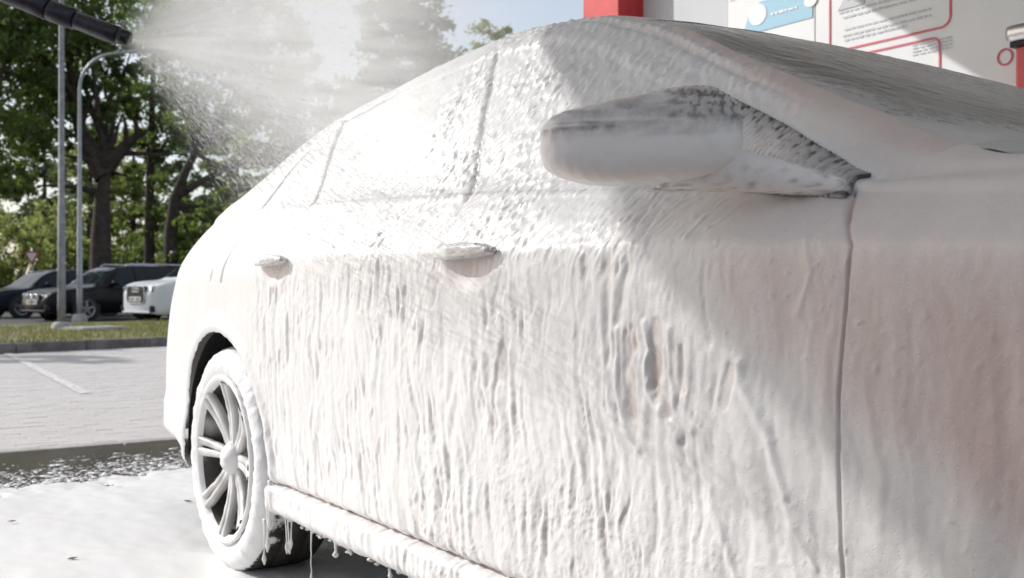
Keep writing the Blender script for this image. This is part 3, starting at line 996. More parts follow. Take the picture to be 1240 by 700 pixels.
P_[fglass & (fx > x_c)] = 'rear_door_window'
P_[fglass & (fx > x_b)] = 'front_door_window'
top = ft >= 16
P_[top] = 'roof'
P_[top & (fx < .20)] = 'rear_window'
P_[top & (fx < -.42)] = 'trunk_lid'
P_[top & (fx > 1.46) & (fx < fcowl)] = 'windscreen'
P_[top & (fx >= fcowl)] = 'bonnet'
P_[gone] = ''
flatV = (D.reshape(-1, 3) - np.array(CO)).astype(np.float32)
flatN = NV.reshape(-1, 3)
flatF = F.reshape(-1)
parts = {}
for nm in sorted(set(P_.ravel()) - {''}):
    for sd_ in ((True, False) if nm in ('rear_door', 'front_door', 'front_fender', 'sill', 'window_frame', 'windscreen_pillar', 'quarter_window', 'rear_door_window', 'front_door_window', 'rear_quarter_panel') else (None,)):
        mk = (P_ == nm) if sd_ is None else (P_ == nm) & (right == sd_)
        q = quad[mk]
        if len(q) == 0: continue
        u, inv = np.unique(q, return_inverse=True)
        me = npmesh(nm, flatV[u], inv.reshape(-1, 4))
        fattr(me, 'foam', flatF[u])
        me.normals_split_custom_set_from_vertices(flatN[u].tolist())
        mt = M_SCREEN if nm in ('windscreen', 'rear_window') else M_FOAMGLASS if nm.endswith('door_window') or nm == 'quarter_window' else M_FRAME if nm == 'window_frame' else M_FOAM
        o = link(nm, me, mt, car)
        if sd_ in (True, None): parts[nm] = o

# dark wheel housings and underbody
for cx, cz in ARCHES:
    for sg in (-1, 1):
        V = []; Fq = []
        na = 40
        for k in range(na + 1):
            a = R(-12 + 198 * k / na)
            for yy, rr in ((.896, ARC + .010), (.86, ARC + .02), (.60, ARC + .02)):
                V.append((cx + rr * math.cos(a) - CO.x, sg * yy, cz + rr * math.sin(a)))
        for k in range(na):
            for c in range(2):
                Fq.append((k*3 + c, k*3 + c + 1, k*3 + c + 4, k*3 + c + 3))
        Vc = len(V); V.append((cx - CO.x, sg * .60, cz))
        for k in range(na): Fq.append((Vc, k*3 + 2, k*3 + 5, Vc))
        pyobj('arch_liner', V, Fq, M_LINER, car, False)
boxo('underbody', (1.47 - CO.x, 0, .33), (2.0, 1.56, .20), M_LINER, car, .03)
boxo('underbody', (-.62 - CO.x, 0, .40), (.4, 1.30, .24), M_LINER, car, .03)
boxo('underbody', (3.5 - CO.x, 0, .38), (.3, 1.10, .24), M_LINER, car, .03)

# ------------------------------------------------------------------ wheels
def foamy(name, V, F4, mat, parent, amp, freq, fo, seed, base=0.9):
    V = np.array([tuple(v) for v in V]); 
    o = pyobj(name, V, F4, mat, parent)
    me = o.data
    nn = np.zeros(len(V) * 3); me.vertices.foreach_get('normal', nn); nn = nn.reshape(-1, 3)
    h_ = pn(V[:, 0] * freq + V[:, 1] * freq * .7, V[:, 2] * freq + seed, seed) * amp
    V2 = V + nn * h_[:, None]
    me.vertices.foreach_set('co', V2.astype(np.float32).ravel())
    fv = base + fo * pn(V[:, 0] * 18 + V[:, 1] * 9, V[:, 2] * 18, seed + 1)
    fattr(me, 'foam', np.clip(fv, 0, 1))
    me.update()
    return o


def make_wheel(cx, yf, sg):
    w = None
    RT, RR = .338, .247
    prof = [(RR - .004, -.012), (RR + .006, -.004), (RR + .022, .004), (RR + .045, .008), (RT - .030, .004), (RT - .014, -.006), (RT - .004, -.022), (RT, -.04), (RT, -.08), (RT - .006, -.085), (RT - .006, -.092), (RT, -.098), (RT, -.15), (RT - .006, -.155), (RT - .006, -.162), (RT, -.168), (RT - .004, -.215), (RT - .03, -.24), (RR, -.23)]
    V, Fq = lathe(prof, 220)
    V = np.array(V)
    ty = pyobj('wheel', V, Fq, M_TYRE, car)
    a = np.arctan2(V[:, 2], V[:, 0]); r = np.hypot(V[:, 0], V[:, 2])
    fo = sst(.318, .30, V[:, 2] * 0 + r) * 0
    face = sst(-.05, -.01, V[:, 1])
    fo = .15 + .66 * face + .28 * sst(-.16, -.04, V[:, 1]) + .30 * sst(-.05, .15, V[:, 2])
    fo -= .80 * sst(-.20, -.29, V[:, 2]) * (1 - .65 * face)
    fo += .12 * pn(a * 9, V[:, 1] * 20, 51)
    fattr(ty.data, 'foam', np.clip(fo, 0, 1))
    lumps = (.0016 * pn(a * 8, V[:, 1] * 30 + r * 20, 52) + .0010 * pn(a * 60, V[:, 1] * 90 + r * 60, 53)) * np.clip(fo, 0, 1)
    tread = .003 * np.clip(3 * np.sin(a * 60 + V[:, 1] * 40), -1, 1) * sst(.8, .4, fo) * (V[:, 1] < -.03) * (V[:, 1] > -.21)
    rn = 1 + (lumps + tread * .5) / np.maximum(r, .01)
    V[:, 0] *= rn; V[:, 2] *= rn; V[:, 1] += lumps * face * 2.2
    ty.data.vertices.foreach_set('co', V.astype(np.float32).ravel()); ty.data.update()
    # rim barrel and lip
    V, Fq = lathe([(RR + .004, -.005), (RR + .008, .006), (RR - .002, .010), (RR - .014, .004), (RR - .020, -.008)], 160)
    foamy('rim', V, Fq, M_RIM, ty, .002, 40, .15, 61, .95)
    V, Fq = lathe([(RR - .018, -.006), (RR - .026, -.03), (RR - .030, -.20)], 160)
    foamy('rim_barrel', V, Fq, M_BARREL, ty, .001, 30, .8, 60, .12)
    # eight twin spokes
    for k in range(8):
        a0 = R(90 + 45 * k + 3)
        V = []; Fq = []
        for tw in (-1, 1):
            b0 = len(V)
            for i in range(11):
                t = i / 10
                rad = .045 + t * (RR - .062)
                off = tw * (.0075 + .0105 * t ** 1.2)
                hw = .0085 + .0050 * t + .004 * (1 - t) ** 3
                yy = -.030 + .034 * t ** .8 - .010 * math.sin(math.pi * t)
                ax = Vector((math.cos(a0), 0, math.sin(a0))); tn = Vector((-math.sin(a0), 0, math.cos(a0)))
                c = ax * rad + tn * off
                for (u_, v_) in ((-.7, -.020), (-1.05, -.005), (-.6, .004), (.6, .004), (1.05, -.005), (.7, -.020)):
                    p = c + tn * (u_ * hw); V.append((p.x, yy + v_, p.z))
            for i in range(10):
                for q in range(5):
                    a_ = b0 + i * 6 + q; Fq.append((a_, a_ + 6, a_ + 7, a_ + 1))
        foamy('spoke', V, Fq, M_RIM, ty, .0016, 55, .5, 62 + k, .50)
    V, Fq = lathe([(.0005, .006), (.022, .005), (.030, -.001), (.042, -.010), (.050, -.024), (.052, -.06)], 40)
    foamy('hub_cap', V, Fq, M_RIM, ty, .004, 50, .2, 80, .95)
    V, Fq = lathe([(.06, -.075), (.09, -.085), (.175, -.085), (.178, -.09), (.178, -.108), (.06, -.108)], 64)
    pyobj('brake_disc', V, Fq, M_DISC, ty)
    V, Fq = lathe([(.03, -.11), (RR - .03, -.125)], 48)
    pyobj('dust_shield', V, Fq, M_LINER, ty)
    bm = bmesh.new(); box(bm, (.14, -.085, .06), (.07, .05, .16), Matrix.Rotation(R(-22), 3, 'Y'), .014); bm_obj('brake_caliper', bm, M_DISC, ty, True)
    ty.location = (cx - CO.x, yf, .336)
    if sg > 0: ty.rotation_euler = (0, 0, R(180))
    return ty


# the profile's +y side faces out: outwards is -Y on the near side, so turn it round
def wheel_at(cx, sg):
    w = make_wheel(cx, sg * .905, sg)
    w.rotation_euler = (0, 0, R(180) if sg < 0 else 0)
    return w
WR = wheel_at(0.0, -1)
for cx, sg in ((2.94, -1), (0.0, 1), (2.94, 1)):
    c = WR.copy(); COL.objects.link(c); c.parent = car
    c.location = (cx - CO.x, sg * .905, .336); c.rotation_euler = (0, 0, R(180) if sg < 0 else 0)
    for ch in WR.children:
        d = ch.copy(); COL.objects.link(d); d.parent = c


# ------------------------------------------------------------------ door handles, mirror
def sell(n1, n2, nu=56, nv=36):
    """Unit superellipsoid."""
    V = []; Fq = []
    sg = lambda t, e: math.copysign(abs(t) ** e, t)
    for j in range(nv + 1):
        ph = -math.pi / 2 + math.pi * j / nv
        for i in range(nu):
            th = 2 * math.pi * i / nu
            V.append((sg(math.cos(ph), n2) * sg(math.cos(th), n1), sg(math.cos(ph), n2) * sg(math.sin(th), n1), sg(math.sin(ph), n2)))
    for j in range(nv):
        for i in range(nu):
            a = j * nu + i; b = j * nu + (i + 1) % nu
            Fq.append((a, b, b + nu, a + nu))
    return np.array(V), Fq


def add_attr_obj(name, V, Fq, mat, parent, foam, noise_amp=0.0, nf=60, seed=1):
    o = pyobj(name, V, Fq, mat, parent)
    if noise_amp > 0:
        me = o.data
        nn = np.zeros(len(V) * 3); me.vertices.foreach_get('normal', nn); nn = nn.reshape(-1, 3)
        V = V + nn * (noise_amp * pn(V[:, 0] * nf + V[:, 1] * nf * .6, V[:, 2] * nf, seed))[:, None]
        me.vertices.foreach_set('co', V.astype(np.float32).ravel()); me.update()
    fattr(o.data, 'foam', np.clip(foam, 0, 1))
    return o


M_HANDLE = foam_mat('foam_on_handle', (0.30, 0.26, 0.235), 0.3, (0.84, 0.83, 0.82), 1.2)
for hx, hz, L_ in ((1.462, .921, .108), (.470, .926, .104)):
    V, Fq = sell(.7, .75, 64, 24)
    x_ = V[:, 0].copy()
    V[:, 0] = x_ * L_
    V[:, 2] = V[:, 2] * (.0155 - .003 * np.abs(x_)) + .002 * x_ - .004 * x_ ** 2
    V[:, 1] = -.936 - .007 * (1 - x_ ** 2) + V[:, 1] * .016
    fo = .55 + .35 * pn(x_ * 14, V[:, 2] * 200, 71) + .35 * (x_ < -.3)
    V[:, 0] += hx - CO.x; V[:, 2] += hz
    add_attr_obj('door_handle', V, Fq, M_HANDLE, car, fo, .0022, 110, 72)

# wing mirror: a shell whose front faces the bonnet, its arm, and the black corner piece of the window
mo = Vector((1.985, -1.125, 1.056)); mi = Vector((2.125, -.895, 1.062))
ax = (mo - mi); ax.z = 0; ax.normalize()
nf = Vector((-ax.y, ax.x, 0))
if nf.x < 0: nf = -nf
mc = (mo + mi) / 2
V, Fq = sell(.46, .52, 280, 170)
u_ = V[:, 0].copy(); v_ = V[:, 1].copy(); w_ = V[:, 2].copy()
L_ = .135
top_h = .066 - .030 * sst(-.9, 1.15, u_) - .012 * sst(-.55, -1, u_)
bot_h = .066 - .010 * sst(.2, 1, u_)
zz = np.where(w_ > 0, w_ * top_h, w_ * bot_h) + .006 * (-u_)
dep = np.where(v_ > 0, v_ * (.075 - .012 * u_), v_ * .045)
seam = np.exp(-((zz - .008) / .0022) ** 2) * (v_ > 0) * .0016
dep = dep - seam
PTS = np.array(mc)[None] + np.array(ax)[None] * (u_ * L_)[:, None] + np.array(nf)[None] * dep[:, None]
PTS[:, 2] += zz
sp = pn(PTS[:, 0] * 95 + PTS[:, 1] * 95, PTS[:, 2] * 110, 81) + .5 * pn(PTS[:, 0] * 210 + PTS[:, 1] * 210, PTS[:, 2] * 240, 121)
inner_top = sst(.25, -.75, u_) * sst(-.2, .5, w_)
fo = 1.08 - .46 * sst(-.38, .18, w_ + .06 * pn(u_ * 5, w_ * 3, 98)) + .05 * pn(u_ * 6, w_ * 4, 82) + .22 * sst(-.05, -.45, w_) - inner_top * .36 * sst(-.1, .5, sp) - .45 * np.exp(-((v_ + .12) / .10) ** 2) * (u_ > .55) - .10 * sst(.3, .8, inner_top) - .12 * np.exp(-((zz - .002) / .006) ** 2) * (pn(u_ * 12, zz * 100, 83) > 0)  # lower half paler: light bounced off the ground is also put into the colour
PTS[:, 0] -= CO.x
fo -= .15 * sst(-.2, .5, pn(u_ * 2.6, zz * 90, 112)) * sst(-.045, -.01, zz) - .20 * np.exp(-((zz - .0125) / .0035) ** 2) * sst(-.6, -.2, u_)
fo += .10 * pn(u_ * 10, zz * 60, 114) + .22 * np.exp(-((zz - .0065) / .0022) ** 2) * sst(.2, .9, u_)
mirror = add_attr_obj('wing_mirror', PTS, Fq, M_MIRROR, car, fo, .0010, 60, 84)
mirror['label'] = 'wing mirror thinly filmed with pinkish foam, dark speckles near its arm'
# mirror glass on the rear side
V, Fq = sell(.6, .6, 48, 12)
PTS = np.array(mc)[None] + np.array(ax)[None] * (V[:, 0] * .125)[:, None] + np.array(nf)[None] * (-.041 + V[:, 1] * .006)[:, None]
PTS[:, 2] += V[:, 2] * .05; PTS[:, 0] -= CO.x
M_GLASSDK = simple('dark_mirror_glass', (0.05, 0.055, 0.06), 0.05, 0.6)
pyobj('mirror_glass', PTS, Fq, M_GLASSDK, mirror)
# arm
def loft(sections, n=28, e=.8):
    V = []; Fq = []
    sg = lambda t, q: math.copysign(abs(t) ** q, t)
    for (c, a1, r1_, a2, r2_) in sections:
        for k in range(n):
            t = 2 * math.pi * k / n
            V.append(Vector(c) + Vector(a1) * (r1_ * sg(math.cos(t), e)) + Vector(a2) * (r2_ * sg(math.sin(t), e)))
    m_ = len(sections)
    for i in range(m_ - 1):
        for k in range(n):
            Fq.append((i*n + k, i*n + (k+1) % n, (i+1)*n + (k+1) % n, (i+1)*n + k))
    for i, rev in ((0, 0), (m_ - 1, 1)):
        c = len(V); V.append(Vector(sections[i][0]))
        for k in range(n):
            Fq.append((c, i*n + k, i*n + (k+1) % n, c))
    return np.array([tuple(v) for v in V]), Fq


Zv = Vector((0, 0, 1))
secs = []
for t in np.linspace(0, 1, 24):
    hh_ = .031 * (1 - t) ** .9 + .010
    c = Vector((2.060, -.975, 0)).lerp(Vector((2.268, -.838, 0)), t); c.z = .990 - .020 * t + hh_
    secs.append((c - CO, nf, .052 * (1 - t) + .014 * t, Zv, hh_))
V, Fq = loft(secs)
tt = np.clip((V[:, 0] + CO.x - 2.085) / .18, 0, 1)
sp = pn(V[:, 0] * 120 + V[:, 1] * 60, V[:, 2] * 150, 86)
fo = .80 - .6 * sst(.0, .4, sp) * sst(.55, .0, tt) * sst(1.005, 1.03, V[:, 2]) - .4 * sst(.1, .5, sp) * sst(1.03, .99, V[:, 2]) + .1 * tt
add_attr_obj('mirror_arm', V, Fq, M_MIRROR, mirror, fo, .0015, 80, 87)


def surf_pt(x, t, out=0.0):
    """Point on the near side of the body at station x and section row t."""
    i = int(np.argmin(abs(xs - x))); j = int(np.argmin(abs(rows - t)))
    return D[j, i] + N0[j, i] * out


def surf_base(x, t, out):
    i = int(np.argmin(abs(xs - x))); j = int(np.argmin(abs(rows - t)))
    return np.array((PX[j, i], PY[j, i], PZ[j, i])) + N0[j, i] * out


# black corner piece over the front end of the window, standing on the glass
V = []; Fq = []; fo = []
nxq, ntq = 150, 44
for i in range(nxq):
    x_ = 1.90 + (2.284 - 1.90) * i / (nxq - 1)
    zt_ = np.interp(x_, arc_x, arc_z) - .003
    for j in range(ntq):
        t0_ = 11.35 + .65 * float(sst(2.20, 2.06, np.array([x_]))[0]); t = t0_ + (14.0 - t0_) * j / (ntq - 1)
        p = surf_base(x_, t, .011)
        V.append((p[0] - CO.x, p[1], p[2]))
        s_ = pn(np.array([x_ * 90.0 + p[2] * 40]), np.array([p[2] * 100.0 - x_ * 30]), 89)[0] + .4 * pn(np.array([x_ * 230.0]), np.array([p[2] * 230.0]), 122)[0]
        edge_ = 1 - min(1, (zt_ - p[2]) / .018)
        strip = 1 if t < 12.0 else 0
        fo.append(.88 - .55 * max(0, s_) * (.25 + .75 * max(0, edge_)) - .22 * max(0, edge_) - (.28 + .15 * s_) * strip * sst(2.12, 2.26, np.array([x_]))[0] - .35 * sst(2.255, 2.295, np.array([x_]))[0])
for i in range(nxq - 1):
    for j in range(ntq - 1):
        Fq.append((i*ntq + j, i*ntq + j + 1, (i+1)*ntq + j + 1, (i+1)*ntq + j))
V = np.array(V)
o = add_attr_obj('mirror_triangle', V, Fq, M_TRIM, car, np.array(fo))
sm = o.modifiers.new('thick', 'SOLIDIFY'); sm.thickness = .006; sm.offset = 0

pts_ = [Vector(surf_base(x_, 16.0, .002)) - CO for x_ in np.linspace(2.372, 2.440, 9)]
tubeo('bonnet_gap_strip', pts_, [.0006, .003, .0042, .0045, .0042, .0036, .003, .002, .0006], M_LINER, car, 8)  # black strip standing in for the dark open gap beside the bonnet

# suds running off the sill and arch
M_SUDS = foam_mat('loose_foam', (0.8, 0.8, 0.8))
def strand(name, pts, rad, parent):
    V, Fq = tube_data(pts, rad, 10)
    V = np.array([tuple(v) for v in V])
    V = V - (np.array(CO) if parent is car else 0)
    return add_attr_obj(name, V, Fq, M_SUDS, parent, np.ones(len(V)), .0012, 90, 91)
rs = random.Random(3)
def drip(x, y, z0, ln_, r0, lean=0.0):
    pts = []; rad = []
    n_ = 9
    for i in range(n_):
        t = i / (n_ - 1)
        pts.append((x + lean * t + rs.uniform(-.0012, .0012), y + rs.uniform(-.0008, .0008), z0 - ln_ * t))
        rad.append(r0 * (1.15 - .75 * math.sin(math.pi * t * .8)) if t < .93 else r0 * .45)
    rad[-2] = r0 * 1.25
    return strand('foam_drip', pts, rad, car)
drip(.425, -.872, .285, .15, .0050, .018)
drip(.445, -.885, .275, .135, .0042, .012)
drip(.462, -.872, .27, .12, .0036, -.01)
drip(.610, -.880, .250, .165, .0028, .0)
for k in range(95):
    x_ = rs.uniform(.44, 2.5)
    drip(x_, -.880 + rs.uniform(-.012, .006), .252, rs.uniform(.012, .03) * (2.2 if k % 9 == 0 else 1), rs.uniform(.0035, .008))
for k in range(5):
    a = R(-28 + 9 * k)
    x_, z_ = ARC * math.cos(a), .343 + ARC * math.sin(a)
    drip(x_ + .012, -.905, z_ + .05, rs.uniform(.07, .16), rs.uniform(.004, .006), -.004)

# ------------------------------------------------------------------ foam lying on the ground
def ground_foam():
    ux = np.concatenate([np.arange(-2.86, -1.0, .022), np.arange(-1.0, 2.0, .03), np.arange(2.0, 6.0, .12)])
    vy = np.concatenate([np.arange(-6, -2.5, .10), np.arange(-2.5, -.55, .018), np.arange(-.55, 2.0, .06)])
    X, Y = np.meshgrid(ux, vy, indexing='ij')
    # how far the suds reach towards the slab edge
    lim = -1.86 + .16 * pn(Y * 1.5, Y * 0, 101) + .10 * pn(Y * 5, X * 5, 102) - .10 * (Y + .6)
    cov = sst(-.22, .30, X - lim + .22 * pn(X * 9, Y * 9, 103) + .14 * pn(X * 26, Y * 26, 104))
    under = sst(-.80, -.66, Y) * sst(.30, .50, X + .1 * pn(Y * 8, X * 3, 105)) * sst(2.8, 2.3, X)
    cov = cov * (1 - under) * sst(1.7, 1.2, X + .6 * (Y + 1.2) + .25 * pn(X * 3, Y * 3, 109) + .08 * pn(X * 12, Y * 12, 113))
    h = -.010 + .026 * cov + cov * (.010 * pn(X * 3, Y * 3, 106) + .0035 * pn(X * 16, Y * 16, 107) + .0015 * pn(X * 50, Y * 50, 108))
    n0, n1 = X.shape
    V = np.stack([X, Y, h], -1).reshape(-1, 3)
    A = (np.arange(n0 - 1)[:, None] * n1 + np.arange(n1 - 1)[None, :])
    q = np.stack([A, A + n1, A + n1 + 1, A + 1], -1)
    c = np.maximum(np.maximum(cov[:-1, :-1], cov[1:, :-1]), np.maximum(cov[:-1, 1:], cov[1:, 1:]))
    q = q[c > .2]
    u, inv = np.unique(q, return_inverse=True)
    me = npmesh('ground_foam', V[u], inv.reshape(-1, 4))
    fattr(me, 'foam', np.clip(.45 + .6 * cov.reshape(-1)[u], 0, 1))
    o = link('ground_foam', me, foam_mat('foam_on_floor', (.35, .33, .30), .4))
    tag(o, 'thick white foam spread over the wash bay floor beside the car', 'foam', kind='stuff')


ground_foam()


def blobs(name, P, Rad, flat_, mat, stretch=None):
    """Many little faceted drops in one mesh."""
    base = np.array([(1, 0, 0), (0, 1, 0), (-1, 0, 0), (0, -1, 0), (0, 0, 1), (0, 0, -1)], float)
    tri = np.array([(0, 1, 4), (1, 2, 4), (2, 3, 4), (3, 0, 4), (1, 0, 5), (2, 1, 5), (3, 2, 5), (0, 3, 5)])
    n_ = len(P)
    a = rng.uniform(0, 6.28, n_)
    B = np.repeat(base[None], n_, 0) * Rad[:, None, None]
    if stretch is not None: B[:, :, 0] *= stretch[:, None]
    x_ = B[:, :, 0] * np.cos(a)[:, None] - B[:, :, 1] * np.sin(a)[:, None]
    y_ = B[:, :, 0] * np.sin(a)[:, None] + B[:, :, 1] * np.cos(a)[:, None]
    B = np.stack([x_, y_, B[:, :, 2] * flat_], -1)
    V = (P[:, None] + B).reshape(-1, 3)
    Fq = (np.arange(n_)[:, None, None] * 6 + tri[None]).reshape(-1, 3)
    return link(name, npmesh(name, V, Fq), mat)


M_FLECK = simple('foam_fleck', (.86, .86, .86), .5)
n = 17000
fx_ = rng.uniform(-2.80, -1.35, n); fy_ = rng.uniform(-2.4, .6, n)
dens = sst(-2.72, -1.95, fx_ + .10 * (fy_ + .6) + .30 * pn(fx_ * 4, fy_ * 4, 110) + .25 * pn(fx_ * 14, fy_ * 14, 111))
keep = rng.uniform(0, 1, n) < dens ** 1.5
fr = rng.gamma(2.0, .0022, n) + .0013
P3 = np.stack([fx_, fy_, np.full(n, .002)], -1)[keep]
o = blobs('foam_flecks', P3, fr[keep], .18, M_FLECK, rng.uniform(1, 2.6, keep.sum()))
tag(o, 'small flecks of white foam floating on the dark wet edge of the bay floor', 'foam', kind='stuff')
n = 1500
P3 = np.stack([rng.uniform(.3, 2.2, n), rng.uniform(-.86, -.2, n), np.full(n, .002)], -1)
o = blobs('foam_specks', P3, rng.gamma(2, .0014, n) + .0008, .5, M_FLECK)
tag(o, 'tiny white foam specks on the wet floor under the car', 'foam', kind='stuff')
# dry leaves and crumbs lying in the foam
for k, (a, b) in enumerate(((228, 608), (14, 632), (88, 677))):
    p = gnd(a, b, .022)
    V = [(-.03, 0, .004), (0, -.011, .010), (.032, 0, .006), (0, .011, .003), (0, 0, .0)]
    o = pyobj('dry_leaf', V, [(0, 1, 4), (1, 2, 4), (2, 3, 4), (3, 0, 4)], MATS.get('dry_leaf') or simple('dry_leaf', (.22, .20, .17), .8), None, False)
    o.location = p; o.rotation_euler = (rs.uniform(-.2, .2), rs.uniform(-.2, .2), rs.uniform(0, 6)); o.scale = (.7, .7, .7)
    tag(o, ('small dry leaf on the ground foam close beside the rear wheel', 'small dry leaf on the ground foam at the far left near the flecks', 'small dry leaf lowest on the open ground foam')[k], 'leaf')

# ------------------------------------------------------------------ spray lance and its spray
LD = 1.5
NOZ = at(153, 47, LD)
M_LANCE = simple('lance_rubber', (0.016, 0.016, 0.028), 0.38, 0, 0.35, 40, .0012, 130)
M_LANCE2 = simple('lance_nozzle_black', (0.012, 0.012, 0.016), 0.3, 0, 0.3, 60)
axis_pts = [at(156.5, 47.5, LD), at(148, 44.5, LD), at(143, 43, LD), at(128, 38, LD), at(95, 25.5, LD), at(90, 23.5, LD), at(64, 14, LD), at(58, 11, LD), at(38, 3, LD), at(0, -10, LD - .02), at(-120, -58, LD - .06), at(-260, -110, LD - .12)]
lance = empty('spray_lance', axis_pts[-1])
tag(lance, 'dark blue-black pressure washer lance reaching in from the upper left corner', 'washer lance')
def lpart(name, idx, rad, mat):
    pts = [axis_pts[0].lerp(axis_pts[1], 0)] * 0
    pts = [axis_pts[i] - lance.location for i in idx]
    return tubeo(name, pts, [q * LD / 2 for q in rad], mat, lance, 24)
lpart('nozzle', (0, 1, 2), (.0135, .0150, .0165), M_LANCE2)
lpart('barrel', (2, 3, 4, 5), (.0172, .0178, .0165, .0158), M_LANCE)
lpart('collar', (5, 6, 7), (.0195, .0200, .0190), M_LANCE)
lpart('grip_sleeve', (7, 8, 9, 10, 11), (.0212, .0205, .0165, .016, .016), M_LANCE)
for k in range(4):
    a = R(20 + 70 * k)
    p = axis_pts[1].lerp(axis_pts[2], .3) - lance.location
    d_ = (axis_pts[1] - axis_pts[2]).normalized(); s1 = d_.cross(Zv).normalized(); s2 = d_.cross(s1)
    q = p + (s1 * math.cos(a) + s2 * math.sin(a)) * (.0145 * LD / 2)
    boxo('nozzle_screw', q, (.006, .006, .006), M_STEEL if k % 2 else M_LANCE2, lance, .001)

AIM = at(470, 150, 3.75)
ax_s = (AIM - NOZ).normalized()
side_s = ax_s.cross(Zv).normalized()          # thin direction of the fan
up_s = side_s.cross(ax_s).normalized()
SM = Matrix((ax_s, up_s.cross(ax_s), up_s)).transposed().to_4x4()
SM.translation = NOZ
# mist volume
m = bpy.data.materials.new('water_mist'); m.use_nodes = True
N = m.node_tree.nodes; L = m.node_tree.links
N.remove(N['Principled BSDF'])
pv = N.new('ShaderNodeVolumePrincipled')
pv.inputs['Color'].default_value = (.97, .97, .97, 1); pv.inputs['Anisotropy'].default_value = .35
L.new(pv.outputs[0], N['Material Output'].inputs['Volume'])
co = objco(N)
sp_ = N.new('ShaderNodeSeparateXYZ'); L.new(co, sp_.inputs[0])
X_, Y_, Z_ = sp_.outputs
ratio = math_n(N, L, 'DIVIDE', Z_, math_n(N, L, 'MAXIMUM', X_, 0.01))
yr = math_n(N, L, 'DIVIDE', Y_, math_n(N, L, 'ADD', math_n(N, L, 'MULTIPLY', X_, 0.11), 0.012))
gy = math_n(N, L, 'POWER', 2.718, math_n(N, L, 'MULTIPLY', math_n(N, L, 'MULTIPLY', yr, yr), -1.0))
lo = ramp(N, L, ratio, -0.40, -0.22)
hi = ramp(N, L, ratio, 0.62, 0.32)
# radial streaks: noise over the fan angle, slowly changing along the jet
cv = N.new('ShaderNodeCombineXYZ')
L.new(math_n(N, L, 'MULTIPLY', ratio, 40), cv.inputs[0])
L.new(math_n(N, L, 'MULTIPLY', X_, 1.3), cv.inputs[1])
L.new(math_n(N, L, 'MULTIPLY', yr, 1.2), cv.inputs[2])
streak = ramp(N, L, noise(N, L, 1.0, 5, .65, cv.outputs[0]), .34, .66)
cloud = ramp(N, L, noise(N, L, 3.6, 4, .6, co), .30, .66)
dist_ = math_n(N, L, 'DIVIDE', 1.0, math_n(N, L, 'ADD', math_n(N, L, 'POWER', math_n(N, L, 'MAXIMUM', X_, 0.0), 1.25), 0.10))
dn = math_n(N, L, 'MULTIPLY', math_n(N, L, 'MULTIPLY', gy, lo), math_n(N, L, 'MULTIPLY', hi, dist_))
tex = math_n(N, L, 'ADD', math_n(N, L, 'MULTIPLY', streak, .75), math_n(N, L, 'MULTIPLY', cloud, .65))
upw = math_n(N, L, 'ADD', ramp(N, L, ratio, -.20, .06), .16)
dn = math_n(N, L, 'MULTIPLY', math_n(N, L, 'MULTIPLY', dn, tex), upw)
fade = ramp(N, L, X_, 3.9, 2.3)
dn = math_n(N, L, 'MULTIPLY', math_n(N, L, 'MULTIPLY', dn, fade), 2.5)
L.new(dn, pv.inputs['Density'])
V = []
for x_ in (0.0, 3.9):
    hw = .03 + .24 * x_
    V += [(x_, -hw, -.72 * x_ - .02), (x_, hw, -.72 * x_ - .02), (x_, hw, .82 * x_ + .02), (x_, -hw, .82 * x_ + .02)]
Fq = [(0, 1, 2, 3), (7, 6, 5, 4), (0, 4, 5, 1), (1, 5, 6, 2), (2, 6, 7, 3), (3, 7, 4, 0)]
mist = pyobj('spray_mist', V, Fq, m, None, False)
bmm = bmesh.new(); bmm.from_mesh(mist.data); bmesh.ops.recalc_face_normals(bmm, faces=bmm.faces); bmm.to_mesh(mist.data); bmm.free()
mist.matrix_world = SM
tag(mist, 'fan of fine white water mist blown from the lance over the car roof', 'mist', kind='stuff')
# droplets and threads of water in the fan
n = 34000
dist = rng.beta(1.5, 1.6, n) * 2.7 + .05
rat = np.where(rng.uniform(0, 1, n) < .66, rng.uniform(-.37, -.06, n), rng.uniform(-.1, .50, n))
yy = rng.normal(0, 1, n) * (.055 * dist + .004)
ln_ = rng.gamma(1.6, 1, n) * np.where(rat < -.06, .0085, .004) * (0.5 + .5 * dist) + .0015
wdt = rng.uniform(.00022, .00055, n) * (.6 + .4 * dist)
Pl = np.stack([dist, yy, rat * dist], -1)
dr = Pl / np.linalg.norm(Pl, axis=1, keepdims=True)
s_a = np.cross(dr, np.array([[0, 1, 0.2]])); s_a /= np.linalg.norm(s_a, axis=1, keepdims=True)
s_b = np.cross(dr, s_a)
ends = [Pl - dr * ln_[:, None], Pl + dr * ln_[:, None]]
mid = [Pl + (s_a * math.cos(2.094 * k) + s_b * math.sin(2.094 * k)) * wdt[:, None] for k in range(3)]
V = np.stack(ends + mid, 1).reshape(-1, 3)
tri = np.array([(0, 2, 3), (0, 3, 4), (0, 4, 2), (1, 3, 2), (1, 4, 3), (1, 2, 4)])
Fq = (np.arange(n)[:, None, None] * 5 + tri[None]).reshape(-1, 3)
M_DROP, N, L, P = new_mat('water_drops')
P.inputs['Base Color'].default_value = (.9, .9, .9, 1); P.inputs['Roughness'].default_value = .1
P.inputs['Transmission Weight'].default_value = .15; P.inputs['IOR'].default_value = 1.33
drops = link('spray_drops', npmesh('spray_drops', V, Fq), M_DROP)
drops.matrix_world = SM
tag(drops, 'streaming threads and drops of water in the spray fan', 'water drops', kind='stuff')

